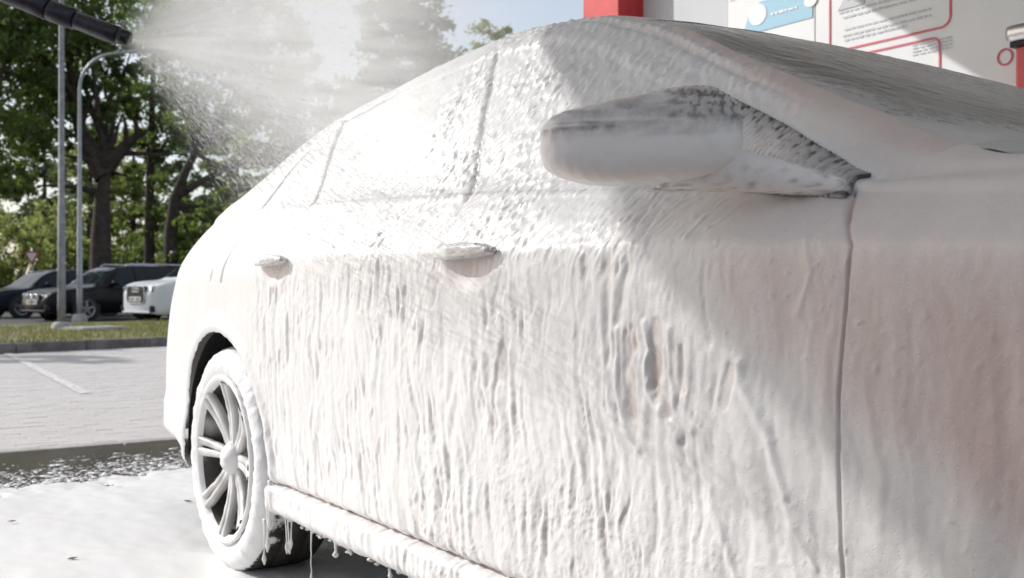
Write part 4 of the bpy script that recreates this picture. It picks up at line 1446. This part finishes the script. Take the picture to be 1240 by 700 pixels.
# ------------------------------------------------------------------ trees and bushes
M_LEAF = leafm('leaf_dark', (0.030, 0.052, 0.020), (0.095, 0.125, 0.042), (0.24, 0.34, 0.06), 0.38)
M_LEAFY = leafm('leaf_light', (0.06, 0.085, 0.025), (0.16, 0.19, 0.06), (0.40, 0.46, 0.13), 0.45)
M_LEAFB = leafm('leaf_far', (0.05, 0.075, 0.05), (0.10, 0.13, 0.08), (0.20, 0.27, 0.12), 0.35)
M_BARK = simple('bark', (0.055, 0.042, 0.034), 0.9, 0, 0.4, 5, .02, 22)


def leaves(name, clumps, n_, size, mat, parent, seed, off):
    g = np.random.default_rng(seed)
    c = np.array([q[:3] for q in clumps]); r = np.array([q[3] for q in clumps])
    wts = r ** 2.2; wts /= wts.sum()
    # sub-clumps inside each clump, leaves inside each sub-clump: gaps stay open between them
    nsub = max(12, n_ // 55)
    k = g.choice(len(clumps), nsub, p=wts)
    d = g.normal(0, 1, (nsub, 3)); d /= np.linalg.norm(d, axis=1, keepdims=True)
    sc_ = c[k] + d * (r[k] * g.uniform(.25, 1.0, nsub) ** .6)[:, None] * np.array([1, 1, .82])
    sr = r[k] * g.uniform(.10, .26, nsub)
    j = g.choice(nsub, n_)
    P0 = sc_[j] + g.normal(0, 1, (n_, 3)) * sr[j][:, None] * np.array([.75, .75, .5])
    s = size * g.uniform(.6, 1.4, n_)
    nrm = g.normal(0, 1, (n_, 3)) + np.array([0, 0, .5]); nrm /= np.linalg.norm(nrm, axis=1, keepdims=True)
    t1 = np.cross(nrm, g.normal(0, 1, (n_, 3))); t1 /= np.linalg.norm(t1, axis=1, keepdims=True)
    t2 = np.cross(nrm, t1)
    a = t1 * s[:, None]; b = t2 * (s * .55)[:, None]
    V = np.stack([P0 - a, P0 - b * .9 + a * .1, P0 + a, P0 + b * .9 + a * .1], 1).reshape(-1, 3) - np.array(off)
    Fq = np.arange(4 * n_).reshape(-1, 4)
    return link(name, npmesh(name, V, Fq, False), mat, parent)


def branch_pts(p0, p1, seed, bend=.08, n_=7):
    g = random.Random(seed)
    ln = (p1 - p0).length
    out = []
    o1 = Vector((g.uniform(-1, 1), g.uniform(-1, 1), g.uniform(-.3, 1))) * ln * bend
    for i in range(n_):
        t = i / (n_ - 1)
        out.append(p0.lerp(p1, t) + o1 * math.sin(math.pi * t) + Vector((g.uniform(-1, 1), g.uniform(-1, 1), 0)) * ln * .012 * (0 < i < n_ - 1))
    return out


def tree(name, label, group, base, trunk, limbs, clumps, n_, size, mat, seed, rt):
    t = empty(name, base)
    tag(t, label, 'tree', group)
    off = Vector(base)
    # trunk with its limbs as one continuous wood mesh
    V = []; Fq = []
    def add(pts, rad, n=9):
        v, f = tube_data([p - off for p in pts], rad, n, False)
        b = len(V); V.extend(v); Fq.extend([tuple(i + b for i in q) for q in f])
    m_ = len(trunk)
    tr_ = []
    for i in range(m_ - 1):
        for k in range(4):
            tr_.append(trunk[i].lerp(trunk[i + 1], k / 4))
    tr_.append(trunk[-1])
    rr = [rt * (1 - .62 * i / (len(tr_) - 1)) * (1.35 if i == 0 else 1.12 if i == 1 else 1) for i in range(len(tr_))]
    add(tr_, rr, 12)
    g = random.Random(seed)
    for (p0, p1, r0) in limbs:
        pts = branch_pts(p0, p1, g.random(), .07)
        add(pts, [r0 * (1 - .75 * i / 6) for i in range(7)])
        for s in range(3):
            q0 = pts[3 + s]
            q1 = q0 + (p1 - p0).normalized() * (p1 - p0).length * .35 + Vector((g.uniform(-1, 1), g.uniform(-1, 1), g.uniform(-.2, 1))) * (p1 - p0).length * .35
            add(branch_pts(q0, q1, g.random(), .1, 5), [r0 * .38 * (1 - .2 * i) for i in range(5)], 6)
    for (cx, cy, cz, r) in clumps:
        c = Vector((cx, cy, cz))
        i = min(range(len(tr_)), key=lambda i: (tr_[i] - c).length + (0 if i > len(tr_) * .4 else 50))
        add(branch_pts(tr_[i], c, g.random(), .09), [max(.03, rr[i] * .55) * (1 - .8 * k / 6) for k in range(7)], 7)
    pyobj('trunk', V, Fq, M_BARK, t)
    cr = leaves('crown', clumps, n_, size, mat, t, seed, base)
    return t


def cl(px, py, d, r): p = at(px, py, d); return (p.x, p.y, p.z, r)


GT = 'tall trees beyond the parked cars'
tree('oak_tree', 'tall dark tree with a thick forked trunk right behind the black estate car', GT, gp(122, 36),
     [gp(122, 36), at(122, 290, 36), at(124, 235, 36), at(129, 195, 36)],
     [(at(127, 215, 36), at(88, 95, 36), .36), (at(130, 200, 36), at(172, 158, 35.5), .30), (at(129, 205, 36), at(135, 165, 36.2), .22), (at(140, 185, 36), at(205, 188, 36), .14), (at(90, 100, 36), at(70, 20, 36), .2)],
     [cl(60, 60, 36, 2.2), cl(20, 30, 35, 2.3), cl(95, 20, 37, 1.8), cl(10, 110, 36, 1.8), cl(60, 130, 35.5, 1.4), cl(140, 95, 37, 1.0), cl(30, 180, 35, 1.2), cl(95, -30, 36, 2.4), cl(5, -40, 36, 2.5), cl(150, 130, 36, .9), cl(112, 120, 37, 1.1), cl(160, 60, 37, 1.2), cl(45, 225, 35, .9), cl(120, 165, 37.5, .7), cl(75, 170, 36, .8), cl(160, 215, 37, .7)],
     21000, .105, M_LEAF, 11, .42)
tree('slim_tree', 'slender straight dark tree between the forked tree and the leaning tree', GT, gp(181, 42),
     [gp(181, 42), at(181, 260, 42), at(183, 170, 42), at(186, 80, 42)],
     [(at(183, 180, 42), at(150, 130, 42), .10), (at(183, 200, 42), at(214, 160, 42), .10)],
     [cl(178, 120, 42, 1.4), cl(200, 165, 42, 1.1), cl(165, 190, 42, .9), cl(190, 225, 42, 1.1), cl(176, 262, 42, 1.0), cl(198, 60, 43, 1.6), cl(180, 10, 43, 1.8), cl(215, 118, 43, 1.0)],
     9500, .11, M_LEAF, 12, .24)
tree('leaning_tree', 'dark tree with a curved trunk and a long limb reaching right over the sedan tail', GT, gp(206, 38),
     [gp(206, 38), at(207, 280, 38), at(212, 240, 38), at(226, 205, 38), at(240, 180, 38)],
     [(at(214, 238, 38), at(300, 196, 37.5), .16), (at(235, 190, 38), at(228, 120, 38), .16), (at(240, 182, 38), at(285, 110, 38), .14)],
     [cl(250, 268, 38, 1.1), cl(290, 262, 38, 1.0), cl(238, 300, 38, .8), cl(230, 140, 38.5, 1.3), cl(275, 90, 39, 1.6), cl(300, 30, 40, 2.0), cl(340, 120, 40, 1.2), cl(265, 205, 38, .8), cl(255, 150, 39, 1.2), cl(215, 75, 40, 1.3), cl(225, 30, 40, 1.3), cl(305, 225, 38, .6)],
     12000, .105, M_LEAF, 13, .28)
tree('linden_tree', 'broad leafy tree at the left edge with its trunk out of view', GT, gp(-70, 33),
     [gp(-70, 33), at(-68, 250, 33), at(-62, 150, 33), at(-50, 60, 33)],
     [(at(-64, 190, 33), at(0, 110, 33), .2)],
     [cl(-30, 60, 33, 2.0), cl(-10, 150, 33, 1.7), cl(-70, 120, 33, 2.2), cl(10, 215, 33, 1.0), cl(-40, 220, 33, 1.4), cl(-60, 0, 33, 2.4), cl(45, 100, 34, .9)],
     10000, .105, M_LEAF, 14, .38)
for k, (px, d, top, lab, mt) in enumerate((
        (345, 46, 30, 'leafy tree half veiled by the left part of the water spray', M_LEAFY),
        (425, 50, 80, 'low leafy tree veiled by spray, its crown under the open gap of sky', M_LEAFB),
        (500, 44, -30, 'tall dark tree veiled by spray, its crown cut by the top edge', M_LEAF),
        (592, 58, 14, 'rightmost leafy tree, a light green top just left of the car roof', M_LEAFY))):
    b = gp(px, d); hpx = 350 - top
    r = hpx / FPX * d
    tree('park_tree', lab, GT, b, [b, at(px, 280, d), at(px + 3, 350 - hpx * .45, d), at(px + 6, 350 - hpx * .75, d)], [],
         [cl(px + q * .9, top + w, d, s_) for q, w, s_ in ((0, 34, 1.3), (-28, 62, 1.5), (26, 70, 1.4), (-10, 100, 1.7), (34, 130, 1.5), (-40, 140, 1.5), (5, 170, 1.6), (-20, 215, 1.5), (25, 230, 1.4))],
         15000 if k == 2 else 8500, .125, mt, 20 + k, .3)
for k, (px, d, top, lab, mt) in enumerate((
        (-12, 58, 120, 'light green second-row tree at the left edge behind the yield sign', M_LEAFY),
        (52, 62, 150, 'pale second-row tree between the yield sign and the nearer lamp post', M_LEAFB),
        (108, 57, 165, 'light second-row tree showing beside the forked trunk', M_LEAFY),
        (160, 60, 150, 'second-row tree showing between the forked trunk and the slim trunk', M_LEAFY),
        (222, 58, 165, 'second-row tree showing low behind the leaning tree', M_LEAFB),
        (285, 60, 140, 'second-row tree showing under the spray, right of the leaning tree', M_LEAFY))):
    b = gp(px, d)
    tree('park_tree', lab, GT, b, [b, at(px, 310, d), at(px + 2, 250, d), at(px + 2, top + 40, d)], [],
         [cl(px + q, top + w, d, s_) for q, w, s_ in ((0, 20, 1.0), (-18, 50, 1.3), (18, 60, 1.2), (-6, 90, 1.4), (22, 110, 1.2), (-26, 125, 1.3), (4, 150, 1.4))],
         6500, .13, mt, 60 + k, .22)
vb = Vector((-21.0, -6.5, .05))
tree('verge_tree', 'young tree on the verge just left of the picture', GT, vb, [vb, vb + Vector((0, .1, 2)), vb + Vector((.1, .1, 4.5)), vb + Vector((.1, .2, 7))],
     [], [(vb.x + a, vb.y + b_, z_, r_) for a, b_, z_, r_ in ((0, 0, 8.2, .8), (1.2, .6, 7.2, .7), (-.9, 1.2, 7.0, .7), (.6, -1.4, 6.4, .8), (-1.3, -.6, 6.0, .6), (.3, 1.9, 6.4, .6), (1.7, -.4, 6.6, .5), (.2, -2.6, 7.2, .6), (.4, 3.0, 7.4, .5))],
     2600, .10, M_LEAF, 90, .12)
# shrubs and low growth behind the cars
GB = 'bushes behind the parked cars'
for k, (px, py, d, r, lab, mt) in enumerate((
        (18, 285, 43, 1.7, 'sunny yellow-green bush at the left edge behind the yield sign', M_LEAFY),
        (-35, 300, 41, 2.0, 'green bush cut off by the left picture edge', M_LEAFY),
        (12, 345, 44, .9, 'low dark bush directly behind the leftmost parked car', M_LEAF),
        (68, 268, 47, 1.3, 'pale green bush between the two lamp posts', M_LEAFY),
        (100, 305, 42, 1.0, 'bush left of the forked trunk behind the black estate car', M_LEAFY),
        (152, 300, 44, 1.3, 'bush right of the forked trunk behind the black estate car', M_LEAF),
        (205, 295, 46, 1.4, 'bush behind the white car, left of the foam-covered tail', M_LEAFY),
        (255, 265, 43, 1.5, 'dark bush showing just above the foam-covered tail', M_LEAF),
        (320, 240, 50, 1.8, 'bush low in the spray above the rear quarter of the sedan', M_LEAFY))):
    b = gp(px, d)
    t = empty('bush', b); tag(t, lab, 'bush', GB)
    c0 = at(px, py, d)
    zc_ = c0.z
    cls = [(c0.x, c0.y, zc_, r)] + [(c0.x + random.uniform(-1, 1) * r, c0.y + random.uniform(-1, 1) * r, zc_ - i * .45 * r, r * .9) for i in range(1, 4) if zc_ - i * .45 * r > .3] + [(c0.x, c0.y, .9, r * .9)]
    leaves('foliage', cls, 3600, .10, mt, t, 40 + k, b)
    V = []; Fq = []
    for s in range(6):
        p1 = Vector((random.uniform(-1, 1) * r * .7, random.uniform(-1, 1) * r * .7, zc_))
        v, f = tube_data(branch_pts(Vector((random.uniform(-.2, .2), random.uniform(-.2, .2), 0)), p1, s), [.05 * (1 - .12 * i) for i in range(7)], 6, False)
        o_ = len(V); V += v; Fq += [tuple(i + o_ for i in q) for q in f]
    pyobj('stems', V, Fq, M_BARK, t)
# far wood closing the view
g = np.random.default_rng(5)
cls = []
for k in range(34):
    px = -330 + k * 42; d = 78 + g.uniform(-6, 8)
    for h_ in (1.5, 4.5, 7.5, 10.5, 13.0):
        p = gp(px + g.uniform(-15, 15), d); cls.append((p.x, p.y, h_ * g.uniform(.7, 1.0), g.uniform(1.6, 2.6)))
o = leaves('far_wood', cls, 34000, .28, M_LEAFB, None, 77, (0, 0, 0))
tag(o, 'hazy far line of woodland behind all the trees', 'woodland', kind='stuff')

# ------------------------------------------------------------------ lamp posts and yield sign
M_POLE = simple('galvanised_pole', (0.25, 0.25, 0.26), 0.45, 0.6, 0.2, 8)
M_POLE2 = simple('painted_pole', (0.33, 0.34, 0.35), 0.4, 0.3, 0.15, 8)


def lamp(name, base, hgt, r0, mat, label, arm_dir, arm, d):
    t = empty(name, base); tag(t, label, 'lamp post', 'lamp posts on the verge')
    pts = [Vector((0, 0, z)) for z in (0, .5, 2.4, 2.42, hgt - .9)]
    rad = [r0, r0, r0 * .95, r0 * .8, r0 * .62]
    for k in range(1, 9):
        a = R(90 * k / 8)
        pts.append(Vector((0, 0, hgt - .9)) + arm_dir * (.9 * (1 - math.cos(a))) + Zv * (.9 * math.sin(a))); rad.append(r0 * .55)
    pts.append(pts[-1] + arm_dir * arm + Zv * .12); rad.append(r0 * .5)
    tubeo('pole', pts, rad, mat, t, 16)
    e = pts[-1]
    bm = bmesh.new(); box(bm, e + arm_dir * .3, (.7, .24, .12), Matrix.Rotation(math.atan2(arm_dir.y, arm_dir.x), 3, 'Z'), .04); bm_obj('lamp_head', bm, mat, t, True)
    boxo('access_door', (r0 * .93 * -FWD.x, r0 * .93 * -FWD.y, 1.0), (.08, .02, .35), mat, t, .004, math.atan2(RGT.y, RGT.x))
    V, Fq = lathe([(.001, .16), (.13, .16), (.18, .11), (.20, -.05)], 28, 'Z')
    pyobj('footing', V, Fq, M_CONCRETE, t)
    return t


lamp('lamp_post', gp(74.5, 20.9, .05), 8.2, .076, M_POLE, 'nearer tall grey lamp post on the verge, its top above the picture', -RGT, 1.0, 21)
lamp('lamp_post', gp(96.5, 27.6, .05), 6.85, .072, M_POLE2, 'farther pale lamp post whose bent arm ends in the spray', RGT, .8, 28)
M_SIGNR = simple('sign_red', (0.42, 0.04, 0.03), 0.4)
M_SIGNW = simple('sign_white', (0.75, 0.73, 0.70), 0.4)
sb = gp(38.5, 39)
sg_ = empty('yield_sign', sb, math.atan2(RGT.y, RGT.x)); tag(sg_, 'red and white inverted triangle yield sign on a thin post', 'road sign')
zc_ = .85 + (350 - 310) / FPX * 39
tubeo('post', [(0, .04, 0), (0, .04, zc_ + .3)], [.035, .035], M_POLE, sg_, 10)
def tri_(s, y, name, mat):
    bm = bmesh.new()
    pts = []
    for a0 in (210, 330, 90):
        for da in (-40, -20, 0, 20, 40):
            c = Vector((math.cos(R(-a0)), math.sin(R(-a0)))) * s * .8
            pts.append((c.x + s * .2 * math.cos(R(-a0 - da)), zc_ + c.y + s * .2 * math.sin(R(-a0 - da))))
    a = [bm.verts.new((p[0], y, p[1])) for p in pts]; b = [bm.verts.new((p[0], y + .02, p[1])) for p in pts]
    bm.faces.new(a); bm.faces.new(b[::-1])
    for i in range(len(pts)):
        j = (i + 1) % len(pts); bm.faces.new((a[j], a[i], b[i], b[j]))
    bmesh.ops.recalc_face_normals(bm, faces=bm.faces)
    bm_obj(name, bm, mat, sg_)
tri_(.30, 0, 'border_plate', M_SIGNR); tri_(.20, -.012, 'face_plate', M_SIGNW)


# ------------------------------------------------------------------ parked cars
def carpaint(name, col, rough=.25):
    return simple(name, col, rough, 0, 0.06, 2, 0, 60, .16, .08)


M_CBLACK = carpaint('black_car_paint', (0.008, 0.009, 0.012))
M_CNAVY = carpaint('dark_car_paint', (0.014, 0.018, 0.026))
M_CWHITE = carpaint('white_car_paint', (0.72, 0.73, 0.75))
M_CGLASS = simple('tinted_car_glass', (0.015, 0.022, 0.026), 0.05, 0, 0, 1, 0, 60, .25)
M_CHROME = simple('chrome', (0.75, 0.76, 0.78), 0.12, 1.0)
M_LAMPG = simple('headlamp_lens', (0.42, 0.44, 0.47), 0.08, 0.3)
M_PLATE = simple('number_plate_white', (0.72, 0.72, 0.70), 0.4)
M_TYRE2 = simple('dry_tyre', (0.02, 0.02, 0.021), 0.7)
M_ALLOY = simple('alloy', (0.42, 0.43, 0.45), 0.3, 0.9)


def parked(label, loc, heading, paint, L_, Hh, Wd_, kind, grille, name='parked_car'):
    """A parked car, nose towards local +X, origin on the ground under its middle."""
    t = empty(name, loc, heading); tag(t, label, 'car', 'cars parked beyond the verge')
    h = L_ / 2
    nx = 64
    X = np.linspace(-h, h, nx)
    s = X / h
    roof0 = {'estate': -.93, 'suv': -.88, 'sedan': -.62}[kind]
    belt = Hh * .63; bon = Hh * (.66 if kind == 'suv' else .60)
    top = tab([(-1, Hh * .52), (roof0 - .03 if roof0 > -.9 else -.97, Hh * .70), (roof0 + .10, Hh * .95), (-.25, Hh), (.06, Hh * .985), (.20, Hh * .92), (.50, bon + .015), (.75, bon - .04), (.93, bon - .14), (.985, bon - .26), (1, bon - .34)], s)
    wpl = Wd_ / 2 * tab([(-1, .80), (-.93, .93), (-.7, .99), (.0, 1), (.7, .985), (.88, .90), (.96, .78), (1, .62)], s)
    zb_ = np.minimum(belt + .03 * (-s), top - .02)
    cab = sst(.52, .40, s) * (sst(roof0 - .02, roof0 + .06, s))
    lows = tab([(-1, .30), (-.9, .22), (.9, .22), (1, .26)], s)
    wt = wpl * (1 - cab * .24 - (1 - cab) * .06)
    zrl = zb_ + (top - zb_) * (cab * .84 + (1 - cab) * .5)
    rowsW = [wpl * .90, wpl * .97, wpl, wpl * .995, wpl * .96, wt, wt * (.86), wt * .5, wt * 0]
    rowsZ = [lows, lows + .10, lows * .5 + zb_ * .5 - .02, zb_ - .10, zb_, zrl, zrl + (top - zrl) * .75, top - .004, top]
    rw = np.stack(rowsW); rz_ = np.stack(rowsZ)
    tt_ = np.linspace(0, 8, 33)
    Wg = pchip(np.arange(9.0), rw, tt_); Zg = pchip(np.arange(9.0), rz_, tt_)
    groups = {}
    def addq(nm, q): groups.setdefault(nm, []).append(q)
    VV = []
    for sgn in (-1, 1):
        b = len(VV)
        for j in range(len(tt_)):
            for i in range(nx): VV.append((X[i], sgn * Wg[j, i], Zg[j, i]))
        for j in range(len(tt_) - 1):
            tm = (tt_[j] + tt_[j + 1]) / 2
            for i in range(nx - 1):
                sm_ = (s[i] + s[i + 1]) / 2; q = (b + j*nx + i, b + j*nx + i + 1, b + (j+1)*nx + i + 1, b + (j+1)*nx + i)
                if sgn > 0: q = q[::-1]
                nm = 'body'
                if 4.05 < tm < 5.0 and cab[i] > .85 and roof0 + .10 < sm_ < .30 - (tm - 4) * .13:
                    nm = 'door_window/%d%d' % (sgn, (sm_ > -.46) + (sm_ > -.03)) if not (abs(sm_ + .03) < .012 or abs(sm_ + .46) < .012) else 'body'
                if tm > 5.6 and .155 < sm_ < .44: nm = 'windscreen'
                if tm > 5.6 and roof0 < sm_ < roof0 + .10: nm = 'rear_window'
                addq(nm, q)
    # nose and tail caps
    for i, nm in ((0, 'body'), (nx - 1, 'body')):
        a = len(VV) // 2
        for j in range(len(tt_) - 1):
            q = (j*nx + i, (j+1)*nx + i, a + (j+1)*nx + i, a + j*nx + i)
            addq(nm, q if i == 0 else q[::-1])
    for nm, qs in groups.items():
        used = sorted({v for q in qs for v in q}); mp = {v: k for k, v in enumerate(used)}
        pyobj(nm.split('/')[0], [VV[v] for v in used], [tuple(mp[v] for v in q) for q in qs], M_CGLASS if nm != 'body' else paint, t)
    fz_ = lambda f: float(np.interp(f, s, top))
    fw = lambda f: float(np.interp(f, s, wpl))
    # wheels with dark arches
    rw_ = .345 if kind == 'suv' else .325
    for f in (.585, -.575):
        for sgn in (-1, 1):
            y = fw(f) * sgn
            V, Fq = lathe([(.001, .012), (rw_ + .06, .012), (rw_ + .06, -.05)], 36)
            o = pyobj('wheel_arch', V, Fq, M_BLACK, t, False); o.location = (f * h, y * .985, rw_ + .015)
            if sgn < 0: o.rotation_euler = (0, 0, math.pi)
            V, Fq = lathe([(rw_ * .66, .02), (rw_ * .8, .03), (rw_ - .015, .022), (rw_, 0), (rw_, -.18), (rw_ * .6, -.19)], 36)
            wl = pyobj('wheel', V, Fq, M_TYRE2, t); wl.location = (f * h, y * .985, rw_)
            if sgn < 0: wl.rotation_euler = (0, 0, math.pi)
            V, Fq = lathe([(.001, .01), (.05, .016), (.06, .002)], 20)
            pyobj('hub', V, Fq, M_ALLOY, wl)
            V, Fq = lathe([(rw_ * .60, .002), (rw_ * .66, .024), (rw_ * .70, .022)], 36)
            pyobj('rim', V, Fq, M_ALLOY, wl)
            V = []; Fq = []
            bm = bmesh.new()
            for k in range(5):
                a = R(72 * k + 18)
                box(bm, (math.cos(a) * rw_ * .35, .014, math.sin(a) * rw_ * .35), (rw_ * .6, .012, .055), Matrix.Rotation(-a, 3, 'Y'), .004)
            bm_obj('spokes', bm, M_ALLOY, wl)
    boxo('underbody', (0, 0, .26), (L_ * .8, Wd_ * .8, .12), M_BLACK, t)
    # nose details
    zg0, zg1 = lows[-1] + .16, bon - .20
    gw = .62 if grille == 'round' else .78
    gxx = h + .012
    def ringbox(nm, cx_, w, z0, z1, r, th, mat, dep=.03):
        pts = [Vector((cx_, p[0], p[1])) for p in rect_ring(-w / 2, w / 2, z0, z1, r, 0)]
        pts.append(pts[0]); 
        return tubeo(nm, pts, [th] * len(pts), mat, t, 8)
    g0, g1 = (.46, bon - .20) if kind != 'suv' else (.50, bon - .16)
    bm = bmesh.new(); box(bm, (h - .03, 0, (g0 + g1) / 2), (.10, gw, g1 - g0), None, .03); bm_obj('grille', bm, M_BLACK, t)
    ringbox('grille_frame', h + .022, gw, g0, g1, .13, .011, M_CHROME if kind != 'suv' else paint)
    for k in range(4):
        boxo('grille_bar', (h + .022, 0, g0 + (g1 - g0) * (k + .7) / 5), (.012, gw - .08, .012), M_CHROME if kind != 'suv' else M_BLACK, t)
    pl = boxo('number_plate', (h + .036, 0, g0 + (.05 if kind != 'suv' else .10)), (.012, .52, .115), M_PLATE, t, .003)
    rp = random.Random(len(label))
    for k in range(7):
        if k == 3: continue
        boxo('plate_mark', (h + .0435, -.19 + k * .064, g0 + (.05 if kind != 'suv' else .10)), (.003, .034, rp.uniform(.055, .07)), M_BLACK, pl)
    if kind == 'suv':
        for k in range(4):
            V = []; Fq = []
            pts = [Vector((h + .03, -.115 + .077 * k + .056 * math.cos(R(a)), g1 - .10 + .056 * math.sin(R(a)))) for a in range(0, 361, 20)]
            tubeo('emblem_ring', pts, [.009] * len(pts), M_CHROME, t, 6)
    else:
        tubeo('emblem', [(h + .02, 0, (g0 + g1) / 2 - .13), (h + .035, 0, (g0 + g1) / 2 + .13)], [.03, .03], M_CHROME, t, 10)
    for sgn in (-1, 1):
        f = .915
        y = fw(f) * sgn * .80
        y = fw(f) * sgn * .74
        bm = bmesh.new(); box(bm, (h * f - .03, y, fz_(f) - .09), (.30, .30, .12), Matrix.Rotation(-.55 * sgn, 3, 'Z'), .045)
        hl = bm_obj('headlight', bm, M_LAMPG, t, True)
        bm = bmesh.new(); box(bm, (h * f - .01, y, fz_(f) - .155), (.27, .28, .03), Matrix.Rotation(-.55 * sgn, 3, 'Z'), .01); bm_obj('headlight_base', bm, M_BLACK, hl)
        bm = bmesh.new(); box(bm, (h * .955, fw(.955) * sgn * .72, .36), (.14, .34, .16), Matrix.Rotation(-.4 * sgn, 3, 'Z'), .03); bm_obj('air_intake', bm, M_BLACK, t)
        ym = float(np.interp(.27, s, wpl)) * sgn
        V, Fq = sell(.8, .8, 20, 12); V = V * np.array([.09, .12, .075]) + np.array([.27 * h, ym + .10 * sgn, belt + .07])
        mr = pyobj('mirror', V, Fq, paint, t)
        tubeo('mirror_foot', [(.27 * h, ym * .97, belt + .0), (.27 * h, ym + .06 * sgn, belt + .04)], [.025, .02], M_BLACK, mr, 8)
        for f in (.02, -.40):
            boxo('door_handle', (f * h, fw(f) * sgn * 1.0, belt - .12), (.20, .03, .03), paint if kind == 'suv' else M_CHROME, t, .008)
        if kind != 'sedan':
            tubeo('roof_rail', [(-.75 * h, sgn * Wd_ * .34, Hh * .96), (-.7 * h, sgn * Wd_ * .34, Hh + .03), (.0, sgn * Wd_ * .34, Hh + .035), (.05 * h, sgn * Wd_ * .34, Hh * .985)], [.018] * 4, M_CHROME, t, 8)
    # lower bumper lip
    boxo('bumper_lip', (h - .06, 0, lows[-1] + .02), (.16, Wd_ * .66, .05), M_BLACK if kind != 'suv' else paint, t, .015)
    return t


HD = math.atan2(-.955, .30)
hv = Vector((math.cos(HD), math.sin(HD), 0))
def park(px, depth, *a, **k):
    p = gp(px, depth, .0)
    return lambda L_: p - hv * (L_ / 2)
def put(px, depth, label, paint, L_, Hh, Wd_, kind, grille):
    p = gp(px, depth, .0) - hv * (L_ / 2)
    parked(label, p, HD, paint, L_, Hh, Wd_, kind, grille)
put(40, 28.0, 'black estate car with a chrome framed grille, roof rails and long side windows', M_CBLACK, 4.75, 1.50, 1.85, 'estate', 'round')
put(165, 26.6, 'white car with a large dark grille and four-ring emblem, half hidden behind the foamy sedan', M_CWHITE, 4.3, 1.64, 1.83, 'suv', 'wide')
put(-32, 31.0, 'dark grey-blue sedan at the left edge, its front wheel and windscreen showing', M_CNAVY, 4.7, 1.45, 1.83, 'sedan', 'round')
